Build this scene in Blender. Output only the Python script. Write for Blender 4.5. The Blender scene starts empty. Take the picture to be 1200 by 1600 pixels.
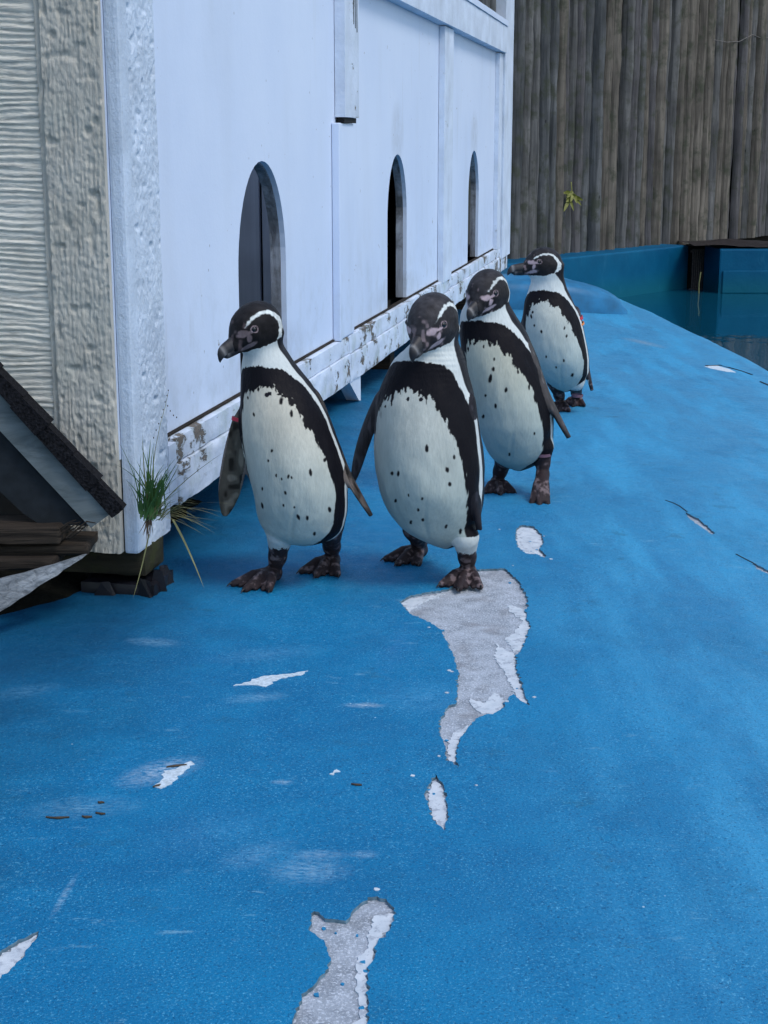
import bpy, bmesh, math, random
import numpy as np
from mathutils import Vector, Matrix
from mathutils.geometry import delaunay_2d_cdt
rnd = random.Random(7)
R = math.radians
sc = bpy.context.scene
C = sc.collection

# ------------------------------------------------------------------ camera
PITCH = R(13.6); CAMZ = 0.84
cam = bpy.data.objects.new('camera', bpy.data.cameras.new('camera'))
C.objects.link(cam); sc.camera = cam
cam.location = (0, 0, CAMZ); cam.rotation_euler = (R(90) - PITCH, 0, 0)
cam.data.sensor_fit = 'HORIZONTAL'; cam.data.sensor_width = 24; cam.data.lens = 48
cam.data.clip_start = 0.05; cam.data.clip_end = 500

# ------------------------------------------------------------------ world and sun
SUN_EL, SUN_AZ = R(56), R(128)            # azimuth from +Y towards +X
w = bpy.data.worlds.new('World'); sc.world = w; w.use_nodes = True
nt = w.node_tree; nt.nodes.clear()
sky = nt.nodes.new('ShaderNodeTexSky'); sky.sky_type = 'NISHITA'; sky.sun_disc = False
sky.sun_elevation = SUN_EL; sky.sun_rotation = SUN_AZ
sky.air_density = 1.3; sky.dust_density = 1.2; sky.ozone_density = 2.0
bg = nt.nodes.new('ShaderNodeBackground'); bg.inputs['Strength'].default_value = 0.135
wo = nt.nodes.new('ShaderNodeOutputWorld')
nt.links.new(sky.outputs[0], bg.inputs[0]); nt.links.new(bg.outputs[0], wo.inputs[0])
sl = bpy.data.lights.new('sun', 'SUN'); sl.energy = 1.15; sl.angle = R(18); sl.color = (1.0, 0.95, 0.88)
sun = bpy.data.objects.new('sun', sl); C.objects.link(sun)
sd = Vector((math.cos(SUN_EL) * math.sin(SUN_AZ), math.cos(SUN_EL) * math.cos(SUN_AZ), math.sin(SUN_EL)))
sun.rotation_euler = sd.to_track_quat('Z', 'Y').to_euler()
sc.view_settings.view_transform = 'Standard'; sc.view_settings.look = 'None'
sc.view_settings.exposure = 0.6; sc.view_settings.gamma = 1.0
sc.view_settings.use_curve_mapping = False

# ------------------------------------------------------------------ geometry of the photograph
cp, sp = math.cos(PITCH), math.sin(PITCH)
def ray(px, py):
    xc = (px - 600) / 2400; yc = (800 - py) / 2400
    return xc, cp + yc * sp, -sp + yc * cp
def at(px, py, Y):
    dx, dy, dz = ray(px, py); t = Y / dy
    return Vector((dx * t, Y, CAMZ + dz * t))
def on_z(px, py, z=0.0):
    dx, dy, dz = ray(px, py); t = (z - CAMZ) / dz
    return Vector((dx * t, dy * t, z))
HA = R(10.7); C0 = Vector((-0.474, 2.77, 0))
HD = Vector((math.sin(HA), math.cos(HA), 0)); HN = Vector((math.cos(HA), -math.sin(HA), 0))

# ------------------------------------------------------------------ noise
def _h(ix, iy, iz, s):
    n = (ix * 73856093) ^ (iy * 19349663) ^ (iz * 83492791) ^ (s * 2654435761 & 0x7fffffff)
    n = (n ^ (n >> 13)) * 1274126177 & 0x7fffffff
    n = (n ^ (n >> 16)) * 668265263 & 0x7fffffff
    return (n & 0xffffff) / float(0xffffff)
def vn(P, s=0):
    P = np.asarray(P, float); i = np.floor(P).astype(np.int64); f = P - i; f = f * f * (3 - 2 * f)
    x, y, z = i[:, 0], i[:, 1], i[:, 2]; r = 0
    for a in (0, 1):
        for b in (0, 1):
            for c in (0, 1):
                wt = (f[:, 0] if a else 1 - f[:, 0]) * (f[:, 1] if b else 1 - f[:, 1]) * (f[:, 2] if c else 1 - f[:, 2])
                r = r + wt * _h(x + a, y + b, z + c, s)
    return r * 2 - 1
def fbm(P, s=0, o=4):
    r = 0; a = 1; k = 1
    for j in range(o):
        r = r + a * vn(P * k, s + j * 17); a *= .5; k *= 2.03
    return r / 1.8
def sstep(a, b, x):
    t = np.clip((x - a) / (b - a), 0, 1); return t * t * (3 - 2 * t)

# ------------------------------------------------------------------ object helpers
def link(o, parent=None):
    C.objects.link(o)
    if parent is not None: o.parent = parent
    return o
def tag(o, label=None, cat=None, group=None, kind=None):
    if label: o['label'] = label
    if cat: o['category'] = cat
    if group: o['group'] = group
    if kind: o['kind'] = kind
    return o
def empty(name, loc, rz=0):
    o = bpy.data.objects.new(name, None); o.location = loc; o.rotation_euler = (0, 0, rz); o.empty_display_size = .1
    return link(o)
def mesh_obj(name, V, F, m, parent=None, smooth=False, col=None):
    me = bpy.data.meshes.new(name)
    if isinstance(F, np.ndarray):
        V = np.asarray(V, np.float32); k = F.shape[1]
        me.vertices.add(len(V)); me.vertices.foreach_set('co', V.ravel())
        me.loops.add(F.size); me.loops.foreach_set('vertex_index', F.ravel().astype(np.int32))
        me.polygons.add(len(F)); me.polygons.foreach_set('loop_start', np.arange(0, F.size, k, dtype=np.int32))
        me.polygons.foreach_set('loop_total', np.full(len(F), k, dtype=np.int32))
        me.update(calc_edges=True); me.validate()
    else:
        me.from_pydata([tuple(v) for v in V], [], F)
    if smooth: me.polygons.foreach_set('use_smooth', np.ones(len(me.polygons), bool))
    if col is not None:
        ca = me.color_attributes.new('Col', 'FLOAT_COLOR', 'POINT')
        ca.data.foreach_set('color', np.c_[col, np.ones(len(col))].astype(np.float32).ravel())
    me.materials.append(m); me.update()
    return link(bpy.data.objects.new(name, me), parent)
def bm_obj(name, bm, m, parent=None, smooth=False):
    bmesh.ops.recalc_face_normals(bm, faces=bm.faces)
    me = bpy.data.meshes.new(name); bm.to_mesh(me); bm.free()
    if smooth: me.polygons.foreach_set('use_smooth', np.ones(len(me.polygons), bool))
    me.materials.append(m)
    return link(bpy.data.objects.new(name, me), parent)
def box_bm(bm, x0, x1, y0, y1, z0, z1, bev=0.0, jit=0.0):
    r = bmesh.ops.create_cube(bm, size=1)
    for v in r['verts']:
        v.co = Vector((x0 + (v.co.x + .5) * (x1 - x0), y0 + (v.co.y + .5) * (y1 - y0), z0 + (v.co.z + .5) * (z1 - z0)))
        if jit: v.co += Vector([rnd.uniform(-jit, jit) for _ in range(3)])
    if bev:
        es = {e for v in r['verts'] for e in v.link_edges}
        bmesh.ops.bevel(bm, geom=list(es), offset=bev, segments=2, affect='EDGES', profile=.6)
def box(name, x0, x1, y0, y1, z0, z1, m, parent=None, bev=.003, jit=0.0):
    bm = bmesh.new(); box_bm(bm, x0, x1, y0, y1, z0, z1, bev, jit); return bm_obj(name, bm, m, parent)
def rough_box(name, x0, x1, y0, y1, z0, z1, m, parent=None, step=.008, disp=.0015, freq=(60, 60, 60), seed=1, edge=.004):
    """a board cut in cells and displaced: worn, chipped edges"""
    d = (x1 - x0, y1 - y0, z1 - z0); n = [max(1, int(abs(q) / step)) for q in d]
    bm = bmesh.new(); idx = {}
    def vert(i, j, k):
        if (i, j, k) not in idx:
            idx[(i, j, k)] = bm.verts.new((x0 + d[0] * i / n[0], y0 + d[1] * j / n[1], z0 + d[2] * k / n[2]))
        return idx[(i, j, k)]
    for ax in range(3):
        a, b = [q for q in range(3) if q != ax]
        for side in (0, n[ax]):
            for i in range(n[a]):
                for j in range(n[b]):
                    qs = []
                    for di, dj in ((0, 0), (1, 0), (1, 1), (0, 1)):
                        k = [0, 0, 0]; k[ax] = side; k[a] = i + di; k[b] = j + dj; qs.append(vert(*k))
                    bm.faces.new(qs)
    bmesh.ops.recalc_face_normals(bm, faces=bm.faces); bm.normal_update()
    P = np.array([v.co[:] for v in bm.verts]); nz = fbm(P * np.array(freq), seed)
    for v, q in zip(bm.verts, nz):
        ne = len({tuple(round(c, 1) for c in f.normal) for f in v.link_faces})
        v.co += v.normal * (disp * q - (edge * max(0, q + .3) if ne > 1 else 0))
    me = bpy.data.meshes.new(name); bm.to_mesh(me); bm.free()
    me.polygons.foreach_set('use_smooth', np.ones(len(me.polygons), bool)); me.materials.append(m)
    try: me.set_sharp_from_angle(angle=R(50))
    except Exception: pass
    return link(bpy.data.objects.new(name, me), parent)

# ------------------------------------------------------------------ materials
class N:
    def __init__(s, name):
        s.m = bpy.data.materials.new(name); s.m.use_nodes = True; s.t = s.m.node_tree; s.n = s.t.nodes; s.n.clear()
        s.b = s.n.new('ShaderNodeBsdfPrincipled'); s.o = s.n.new('ShaderNodeOutputMaterial')
        s.l(s.b.outputs[0], s.o.inputs[0]); s.tc = s.n.new('ShaderNodeTexCoord'); s.src = s.tc.outputs['Object']
    def l(s, a, b): s.t.links.new(a, b)
    def noise(s, scale, det=4, rough=.55, st=(1, 1, 1), off=(0, 0, 0), rot=(0, 0, 0), dist=0):
        mp = s.n.new('ShaderNodeMapping'); mp.inputs['Scale'].default_value = st; mp.inputs['Location'].default_value = off
        mp.inputs['Rotation'].default_value = rot
        s.l(s.src, mp.inputs[0]); n = s.n.new('ShaderNodeTexNoise'); n.inputs['Scale'].default_value = scale
        n.inputs['Detail'].default_value = det; n.inputs['Roughness'].default_value = rough; n.inputs['Distortion'].default_value = dist
        s.l(mp.outputs[0], n.inputs['Vector']); return n.outputs[0]
    def vor(s, scale, st=(1, 1, 1), feat='F1'):
        mp = s.n.new('ShaderNodeMapping'); mp.inputs['Scale'].default_value = st; s.l(s.src, mp.inputs[0])
        n = s.n.new('ShaderNodeTexVoronoi'); n.feature = feat; n.inputs['Scale'].default_value = scale
        s.l(mp.outputs[0], n.inputs['Vector']); return n.outputs[0]
    def rng(s, v, a, b, c=0.0, d=1.0):
        n = s.n.new('ShaderNodeMapRange'); n.inputs[1].default_value = a; n.inputs[2].default_value = b
        n.inputs[3].default_value = c; n.inputs[4].default_value = d; s.l(v, n.inputs[0]); return n.outputs[0]
    def math(s, op, a, b=None):
        n = s.n.new('ShaderNodeMath'); n.operation = op
        for i, q in enumerate((a, b)):
            if q is None: continue
            if isinstance(q, (int, float)): n.inputs[i].default_value = q
            else: s.l(q, n.inputs[i])
        return n.outputs[0]
    def mix(s, f, a, b):
        n = s.n.new('ShaderNodeMix'); n.data_type = 'RGBA'
        for sock, q in ((n.inputs[0], f), (n.inputs[6], a), (n.inputs[7], b)):
            if isinstance(q, (int, float)): sock.default_value = q
            elif isinstance(q, tuple): sock.default_value = (*q, 1)
            else: s.l(q, sock)
        return n.outputs[2]
    def sep(s):
        n = s.n.new('ShaderNodeSeparateXYZ'); s.l(s.src, n.inputs[0]); return n.outputs
    def fin(s, col=None, rough=.6, bump=None, bd=.002, bs=1.0, spec=.5, bump2=None, bd2=.001):
        if col is not None:
            if isinstance(col, tuple): s.b.inputs['Base Color'].default_value = (*col, 1)
            else: s.l(col, s.b.inputs['Base Color'])
        if isinstance(rough, (int, float)): s.b.inputs['Roughness'].default_value = rough
        else: s.l(rough, s.b.inputs['Roughness'])
        s.b.inputs['Specular IOR Level'].default_value = spec
        prev = None
        for h, dd in ((bump, bd), (bump2, bd2)):
            if h is None: continue
            b = s.n.new('ShaderNodeBump'); b.inputs['Distance'].default_value = dd; b.inputs['Strength'].default_value = bs
            s.l(h, b.inputs['Height'])
            if prev is not None: s.l(prev, b.inputs['Normal'])
            prev = b.outputs[0]
        if prev is not None: s.l(prev, s.b.inputs['Normal'])
        return s.m

def mat_panel():
    n = N('white_panel_paint')
    c = n.mix(n.rng(n.noise(1.6, 5), .35, .7), (.57, .66, .82), (.63, .715, .86))
    c = n.mix(n.rng(n.noise(5, 4, st=(1, 1, .25)), .52, .8, 0, .22), c, (.42, .47, .54))
    z = n.sep()[2]
    # algae and grime creeping up from the base rail
    g = n.math('MULTIPLY', n.rng(z, .62, .24), n.rng(n.noise(14, 6, .7), .48, .68))
    c = n.mix(n.math('MULTIPLY', g, .3), c, (.30, .34, .32))
    yy = n.sep()[1]
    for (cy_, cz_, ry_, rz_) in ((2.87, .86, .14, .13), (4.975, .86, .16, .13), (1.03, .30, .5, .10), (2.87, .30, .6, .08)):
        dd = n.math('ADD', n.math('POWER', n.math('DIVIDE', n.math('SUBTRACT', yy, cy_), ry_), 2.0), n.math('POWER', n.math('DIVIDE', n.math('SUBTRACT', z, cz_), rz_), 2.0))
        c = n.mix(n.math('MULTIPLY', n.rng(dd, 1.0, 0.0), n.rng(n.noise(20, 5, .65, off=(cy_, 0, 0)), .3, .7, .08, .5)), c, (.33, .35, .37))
    drip = n.math('MULTIPLY', n.rng(n.noise(22, 5, .6, st=(1, 1, .06)), .60, .72), n.rng(n.noise(2.2, 3, off=(0, 3, 3)), .5, .62, 0, .35))
    c = n.mix(drip, c, (.40, .43, .44))
    chips = n.rng(n.noise(26, 4, .6, off=(3, 1, 7)), .715, .735)
    c = n.mix(chips, c, (.25, .24, .24))
    c = n.mix(n.rng(n.vor(17, (1, 1, .7)), .045, .03, 0, .8), c, (.2, .22, .26))
    return n.fin(c, .55, n.noise(9, 6, .6), .003, .5, .35, n.noise(160, 3), .0006)
def mat_peel(amount=.5, dark=(.06, .05, .04), base=(.62, .70, .82), green=.3):
    n = N('peeling_white_paint')
    c = n.mix(n.rng(n.noise(7, 5), .35, .7), base, tuple(q * .78 for q in base))
    pn = n.math('ADD', n.math('MULTIPLY', n.noise(50, 7, .75, st=(1, .4, 1), dist=.6), .55), n.math('MULTIPLY', n.noise(6.5, 4, .6, off=(7, 7, 7)), .75))
    wood = n.mix(n.noise(60, 5, st=(1, .08, 1)), dark, tuple(q * 3.2 + .03 for q in dark))
    th = .880 - .25 * amount
    pe = n.rng(pn, th, th + .022)
    c = n.mix(n.rng(pn, th - .035, th - .004, 0, .55), c, (.36, .40, .40))
    grn = n.rng(n.noise(11, 5, .6, off=(2, 5, 1)), .50, .72, 0, green)
    c = n.mix(grn, c, (.27, .34, .27))
    c = n.mix(pe, c, wood)
    return n.fin(c, .7, n.math('SUBTRACT', 1.0, pe), .003, .9, .3, n.noise(70, 6), .002)
def mat_texboard():
    n = N('rough_sawn_white_board')
    c = n.mix(n.rng(n.noise(10, 6), .3, .7), (.60, .70, .83), (.46, .54, .64))
    c = n.mix(n.rng(n.noise(190, 6, .7, st=(1, 1, .5)), .55, .72, 0, .6), c, (.33, .37, .43))
    return n.fin(c, .75, n.noise(230, 5, .7, st=(1, 1, .55)), .0035, .9, .3)
def mat_beige(name='beige_paint', st=(1, 1, .12), k=1.0):
    n = N(name)
    c = n.mix(n.rng(n.noise(6, 6), .35, .68), tuple(k * q for q in (.46, .44, .38)), tuple(k * q for q in (.56, .54, .48)))
    c = n.mix(n.rng(n.noise(120, 5, .7, st=st), .5, .7, 0, .65), c, (.27, .26, .235))
    c = n.mix(n.rng(n.noise(5, 4, off=(9, 0, 0)), .55, .75, 0, .35), c, (.40, .46, .43))
    return n.fin(c, .8, n.noise(300, 5, .7, st=(st[0], st[1], st[2] * 2.2 if st[2] < 1 else 1)), .0035, .9, .25)
def mat_wood(name, a, b, scale=40, st=(1, 1, .06), bd=.003, moss=None, knots=True, rough=.85):
    n = N(name)
    g = n.noise(scale, 8, .65, st=st, dist=.6)
    c = n.mix(n.rng(g, .3, .7), a, b)
    c = n.mix(n.rng(n.noise(3.5, 4), .4, .7, 0, .5), c, tuple(q * .55 for q in a))
    if moss: c = n.mix(n.rng(n.noise(9, 6, .65, off=(4, 4, 4)), .5, .66, 0, .8), c, moss)
    if knots: c = n.mix(n.rng(n.vor(9, (1, 1, .45)), .07, .03, 0, .8), c, tuple(q * .2 for q in a))
    return n.fin(c, rough, g, bd, .9, .2)
def mat_flat(name, col, rough=.6, bump=60, bd=.001, var=.25, spec=.4):
    n = N(name); q = n.noise(bump, 5)
    c = n.mix(n.rng(q, .3, .7), tuple(x * (1 - var) for x in col), tuple(min(1, x * (1 + var)) for x in col))
    return n.fin(c, rough, q, bd, .7, spec)
SCUFFS = []   # filled in before mat_ground: (x, y, angle, length, width, strength)
def mat_ground():
    n = N('blue_pool_coating')
    c = n.mix(n.rng(n.noise(1.3, 5, .5), .36, .66), (.0008, .134, .310), (.0022, .196, .408))
    c = n.mix(n.rng(n.noise(11, 6, .6), .45, .75, 0, .45), c, (.008, .240, .46))
    # dust on the farther, less trodden stretch and pale run marks, with an even lightening towards the right
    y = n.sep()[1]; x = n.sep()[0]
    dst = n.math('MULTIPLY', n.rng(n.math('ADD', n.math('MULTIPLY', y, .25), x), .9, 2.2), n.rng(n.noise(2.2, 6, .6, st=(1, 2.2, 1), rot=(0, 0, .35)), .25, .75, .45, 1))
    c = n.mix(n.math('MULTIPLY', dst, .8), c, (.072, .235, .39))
    run = n.rng(n.noise(3.2, 5, .55, st=(3.0, .55, 1), rot=(0, 0, -.5)), .44, .66)
    c = n.mix(n.math('MULTIPLY', n.math('ADD', n.math('MULTIPLY', run, .60), .28), n.rng(x, .05, .50)), c, (.040, .315, .56))
    grime = n.rng(n.noise(4.5, 6, .62, st=(1.2, .6, 1), rot=(0, 0, -.4)), .53, .72, 0, .38)
    c = n.mix(grime, c, (.002, .095, .215))
    fl = n.rng(n.noise(300, 4, .8), .56, .66)
    c = n.mix(n.math('MULTIPLY', fl, n.rng(n.noise(7, 4), .35, .65, .5, 1.0)), c, (.14, .46, .68))
    dk = n.rng(n.noise(240, 4, .8, off=(5, 5, 5)), .54, .66)
    c = n.mix(n.math('MULTIPLY', dk, .75), c, (.001, .05, .14))
    st_ = n.rng(n.noise(9, 7, .7, off=(11, 3, 0)), .60, .70, 0, .35)
    c = n.mix(st_, c, (.020, .075, .10))
    sc_ = n.math('MULTIPLY', n.rng(n.noise(28, 7, .75, st=(.5, 1.6, 1), rot=(0, 0, .12)), .60, .68), n.rng(n.noise(2.6, 3, off=(4, 9, 0)), .50, .62, 0, .6))
    c = n.mix(sc_, c, (.20, .42, .56))
    pits = n.rng(n.vor(34), .055, .035, 0, .8)
    c = n.mix(n.math('MULTIPLY', pits, n.rng(n.noise(5, 2, off=(1, 6, 0)), .52, .6)), c, (.01, .04, .06))
    spots = n.rng(n.vor(17), .030, .018)
    c = n.mix(n.math('MULTIPLY', spots, n.rng(n.noise(3, 2, off=(8, 2, 0)), .5, .6)), c, (.5, .62, .7))
    # the hut's shade painted into the floor colour, under and beside it
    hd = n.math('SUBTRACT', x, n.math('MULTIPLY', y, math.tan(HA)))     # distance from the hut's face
    hut_shade = n.rng(n.math('ADD', hd, n.math('MULTIPLY', n.noise(5, 5), .5)), -.80, -.46, .75, 0)
    c = n.mix(hut_shade, c, (.002, .045, .105))
    tone = n.noise(26, 7, .72)
    for (sx, sy, an, L, W, st, colr) in SCUFFS:
        mp = n.n.new('ShaderNodeMapping'); mp.vector_type = 'TEXTURE'
        mp.inputs['Location'].default_value = (sx, sy, 0); mp.inputs['Rotation'].default_value = (0, 0, an)
        mp.inputs['Scale'].default_value = (L, W, 1e3)
        n.l(n.src, mp.inputs[0]); ln = n.n.new('ShaderNodeVectorMath'); ln.operation = 'LENGTH'; n.l(mp.outputs[0], ln.inputs[0])
        m_ = n.rng(ln.outputs['Value'], 1.0, .1)
        s_ = n.noise(70, 6, .75, st=(1, 3, 1), rot=(0, 0, -an))
        c = n.mix(n.math('MULTIPLY', n.math('MULTIPLY', m_, n.rng(s_, .40, .62)), st), c, colr)
    rg = n.rng(n.noise(30, 5), .3, .7, .42, .62)
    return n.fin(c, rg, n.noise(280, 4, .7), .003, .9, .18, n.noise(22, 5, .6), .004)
def mat_concrete():
    n = N('bare_concrete_screed')
    c = n.mix(n.rng(n.noise(30, 6, .6), .35, .65), (.40, .44, .50), (.24, .27, .31))
    c = n.mix(n.rng(n.noise(330, 4, .7), .5, .64), c, (.60, .65, .72))
    c = n.mix(n.rng(n.noise(12, 4, off=(3, 3, 3)), .54, .7, 0, .5), c, (.17, .16, .16))
    return n.fin(c, .85, n.noise(260, 5, .7), .003, .9, .2)
def mat_primer():
    n = N('white_undercoat')
    c = n.mix(n.rng(n.noise(40, 6), .35, .7), (.58, .62, .66), (.44, .49, .54))
    c = n.mix(n.rng(n.noise(75, 6, .7, off=(1, 2, 3)), .53, .60, 0, .8), c, (.30, .33, .38))
    return n.fin(c, .6, n.noise(80, 5), .002, .8, .3)
def mat_feather():
    n = N('penguin_plumage')
    at_ = n.n.new('ShaderNodeAttribute'); at_.attribute_name = 'Col'
    f = n.noise(210, 5, .65, st=(1, 1, .22))
    h = n.n.new('ShaderNodeHueSaturation'); n.l(at_.outputs['Color'], h.inputs['Color'])
    n.l(n.rng(f, .3, .7, .90, 1.08), h.inputs['Value'])
    m = n.fin(h.outputs[0], n.rng(f, .3, .7, .45, .65), f, .0013, .7, .09, n.noise(38, 4, .5, st=(1, 1, .5)), .004)
    return m
def mat_beak():
    n = N('beak_horn'); at_ = n.n.new('ShaderNodeAttribute'); at_.attribute_name = 'Col'
    return n.fin(at_.outputs['Color'], .55, n.noise(150, 5, .6, st=(1, 1, 1)), .001, .6, .5)
def mat_water():
    n = N('pool_water')
    n.b.inputs['Base Color'].default_value = (.003, .060, .105, 1); n.b.inputs['Roughness'].default_value = .03
    n.b.inputs['IOR'].default_value = 1.33; n.b.inputs['Specular IOR Level'].default_value = .5
    b = n.n.new('ShaderNodeBump'); b.inputs['Distance'].default_value = .006; b.inputs['Strength'].default_value = .5
    n.l(n.noise(5, 3, .5, st=(1, .5, 1)), b.inputs['Height']); n.l(b.outputs[0], n.b.inputs['Normal'])
    return n.m
def mat_wallblue():
    n = N('blue_wall_paint')
    c = n.mix(n.rng(n.noise(2.2, 5), .35, .68), (.0005, .065, .145), (.002, .10, .20))
    z = n.sep()[2]
    lip = n.math('ADD', z, n.math('MULTIPLY', n.noise(3, 5, st=(1, 1, .3)), .03))
    c = n.mix(n.rng(lip, -.16, -.30), c, (.004, .10, .155))
    c = n.mix(n.rng(n.noise(16, 5, .7, st=(1, 1, .25)), .58, .74, 0, .4), c, (.02, .15, .26))
    return n.fin(c, .55, n.noise(12, 5), .006, .7, .12)

M = {}
M['panel'] = mat_panel(); M['peel'] = mat_peel(.62, green=.55); M['peel_lo'] = mat_peel(.14, green=.12)
M['tex'] = mat_texboard(); M['beige'] = mat_beige(); M['siding'] = mat_beige('beige_siding', (.15, .15, 1), 1.3)
M['fence'] = [mat_wood('weathered_log_%d' % k, a, b, 26, (1, 1, .05), .006, moss=(.045, .052, .034)) for k, (a, b) in enumerate(
    [((.034, .036, .038), (.185, .183, .178)), ((.024, .028, .031), (.150, .155, .158)), ((.044, .039, .034), (.215, .192, .160)), ((.032, .031, .035), (.170, .162, .163))])]
M['greywood'] = mat_wood('grey_green_board', (.045, .06, .065), (.19, .225, .235), 85, (.06, 1, .3), .003, knots=False)
M['brownwood'] = mat_wood('rotten_brown_wood', (.008, .006, .005), (.062, .048, .036), 130, (.06, 1, 1), .006, knots=False)
M['plank'] = mat_wood('grey_ramp_plank', (.07, .08, .09), (.30, .33, .36), 95, (.07, 1, 1), .005, knots=False)
M['shingle'] = mat_flat('black_shingle', (.010, .010, .012), .95, 210, .006, .95, .1)
M['slate'] = mat_flat('dark_board', (.013, .017, .021), .8, 30, .001, .3, .2)
M['inner'] = mat_wood('inner_grey_board', (.42, .43, .47), (.60, .61, .66), 20, (1, 1, .06), .001, knots=False)
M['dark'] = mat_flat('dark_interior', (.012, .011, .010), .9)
M['mossy'] = mat_wood('mossy_block', (.012, .011, .008), (.038, .034, .022), 40, (.2, .2, 1), .004, moss=(.03, .036, .012), knots=False)
M['plastic'] = mat_flat('black_plastic', (.006, .006, .010), .45, 40, .001, .2)
M['soil'] = mat_flat('dark_soil', (.007, .007, .005), .95, 60, .01, .5, .1)
M['concrete'] = mat_concrete(); M['primer'] = mat_primer()
M['feather'] = mat_feather(); M['beak'] = mat_beak(); M['water'] = mat_water(); M['wall'] = mat_wallblue()
M['eye'] = mat_flat('dark_eye', (.006, .005, .005), .08, 10, 0, 0, .6)
M['claw'] = mat_flat('claw', (.012, .010, .010), .4, 60)
M['rust'] = mat_flat('rusty_iron', (.045, .035, .032), .8, 60, .003, .5)
M['grass'] = mat_flat('grass_blade', (.065, .145, .035), .55, 30, 0, .45)
M['straw'] = mat_flat('straw_blade', (.17, .17, .07), .6, 30, 0, .3)
M['vine'] = mat_flat('dry_vine', (.13, .12, .11), .8, 30, 0, .3); M['weed'] = mat_flat('yellow_leaf', (.16, .17, .025), .55, 30, 0, .3)
M['white'] = mat_flat('chalky_white', (.48, .56, .62), .8, 160, .002, .28)
M['edge'] = mat_flat('coating_edge', (.10, .17, .22), .8, 90, .002, .4)
M['chip'] = mat_flat('blue_paint_chip', (.01, .20, .40), .6, 90, .001, .3); M['twig'] = mat_flat('dark_twig', (.05, .035, .022), .8, 90, .001, .4)
M['red'] = mat_flat('red_tag', (.45, .02, .05), .4, 30, 0, .1); M['orange'] = mat_flat('orange_tag', (.7, .22, .05), .4, 30, 0, .1)
M['pink'] = mat_flat('pink_band', (.13, .07, .10), .5, 30, 0, .2); M['greentag'] = mat_flat('green_tag', (.03, .25, .15), .4, 30, 0, .1)

# ------------------------------------------------------------------ ground
def xe(y): return np.interp(y, [0, 2, 4, 6.8, 8.2, 9.6, 11, 13.5], [1.95, 1.90, 1.84, 1.70, 1.62, 1.45, 1.22, .9])
def gz(x, y):
    x = np.asarray(x, float); y = np.asarray(y, float)
    z = -.05 * np.maximum(0, x - .25) ** 2 - .10 * np.maximum(0, x - .18) ** 2 * np.clip((3.6 - y) / 2.2, 0, 1)
    e = x - (xe(y) - .16); z = z - np.where(e > 0, 2.6 * e * e, 0)
    P = np.stack([x.ravel() * 1.6, y.ravel() * 1.1, 0 * x.ravel()], 1)
    near = np.clip((y - 3.0) / 1.5, 0, 1)
    z = z + (.006 + .006 * near) * fbm(P, 3, 3).reshape(x.shape) * 1.2
    hx = x - (C0.x + (y - C0.y) * math.tan(HA))
    z = z + .045 * np.exp(-((hx + .05) / .22) ** 2 - ((y - 4.75) / .55) ** 2)      # swelling by the hut's foot
    return np.maximum(z, -1.1)
def G(px, py):
    p = on_z(px, py, 0)
    for _ in range(6): p = on_z(px, py, float(gz(p.x, p.y)))
    return p
def roughen(P, amp, step, seed):
    P = [np.array(p, float) for p in P]; out = []
    r_ = random.Random(seed)
    for i in range(len(P)):
        a, b = P[i], P[(i + 1) % len(P)]; L = np.linalg.norm(b - a); n = max(1, int(L / step))
        nn = np.array([-(b - a)[1], (b - a)[0]]) / (L + 1e-9)
        for k in range(n):
            t = k / n; out.append(a + (b - a) * t + nn * r_.gauss(0, amp) * (1 if k else .4))
    return out
def inpoly(Q, poly):
    x, y = Q[:, 0], Q[:, 1]; r = np.zeros(len(Q), bool); n = len(poly)
    for i in range(n):
        x1, y1 = poly[i]; x2, y2 = poly[(i + 1) % n]
        if y1 == y2: continue
        c = ((y1 > y) != (y2 > y)) & (x < (x2 - x1) * (y - y1) / (y2 - y1) + x1); r ^= c
    return r
def crop(P, ox, oy, s): return [(ox + x / s, oy + y / s) for x, y in P]
patches_px = [
 crop([(200,272),(262,264),(300,240),(345,205),(430,203),(465,235),(495,285),(498,315),(488,325),(503,375),(490,410),(480,440),(462,455),(465,500),(480,545),(502,605),(475,590),(455,570),(430,590),(425,610),(395,630),(370,632),(350,640),(330,660),(310,685),(290,720),(285,765),(295,790),(275,768),(258,765),(252,720),(235,680),(240,640),(262,607),(285,600),(290,560),(292,500),(275,450),(255,410),(240,380),(200,355),(150,335),(120,300),(150,283)], 560, 780, 1.875),
 crop([(462,85),(480,75),(515,80),(538,105),(543,130),(530,145),(550,165),(546,172),(520,160),(490,158),(465,140),(460,110)], 560, 780, 1.875),
 crop([(225,805),(245,830),(260,870),(262,925),(252,970),(235,955),(215,935),(205,900),(195,860),(205,835)], 560, 780, 1.875),
 crop([(840,795),(870,815),(925,820),(950,790),(985,758),(1010,755),(1050,780),(1060,800),(1045,840),(1010,880),(995,930),(985,970),(985,1180),(770,1180),(785,1080),(820,1010),(870,960),(885,920),(870,880),(835,850),(830,820)], 0, 960, 1.714),
 crop([(105,848),(60,920),(20,960),(-40,1010),(-50,990),(0,905),(50,870)], 0, 960, 1.714),
 crop([(960,38),(1000,60),(1045,100),(1035,103),(995,75),(962,50)], 560, 780, 1.875),
 crop([(1155,185),(1200,208),(1225,228),(1200,218),(1165,203)], 560, 780, 1.875),
]
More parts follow.
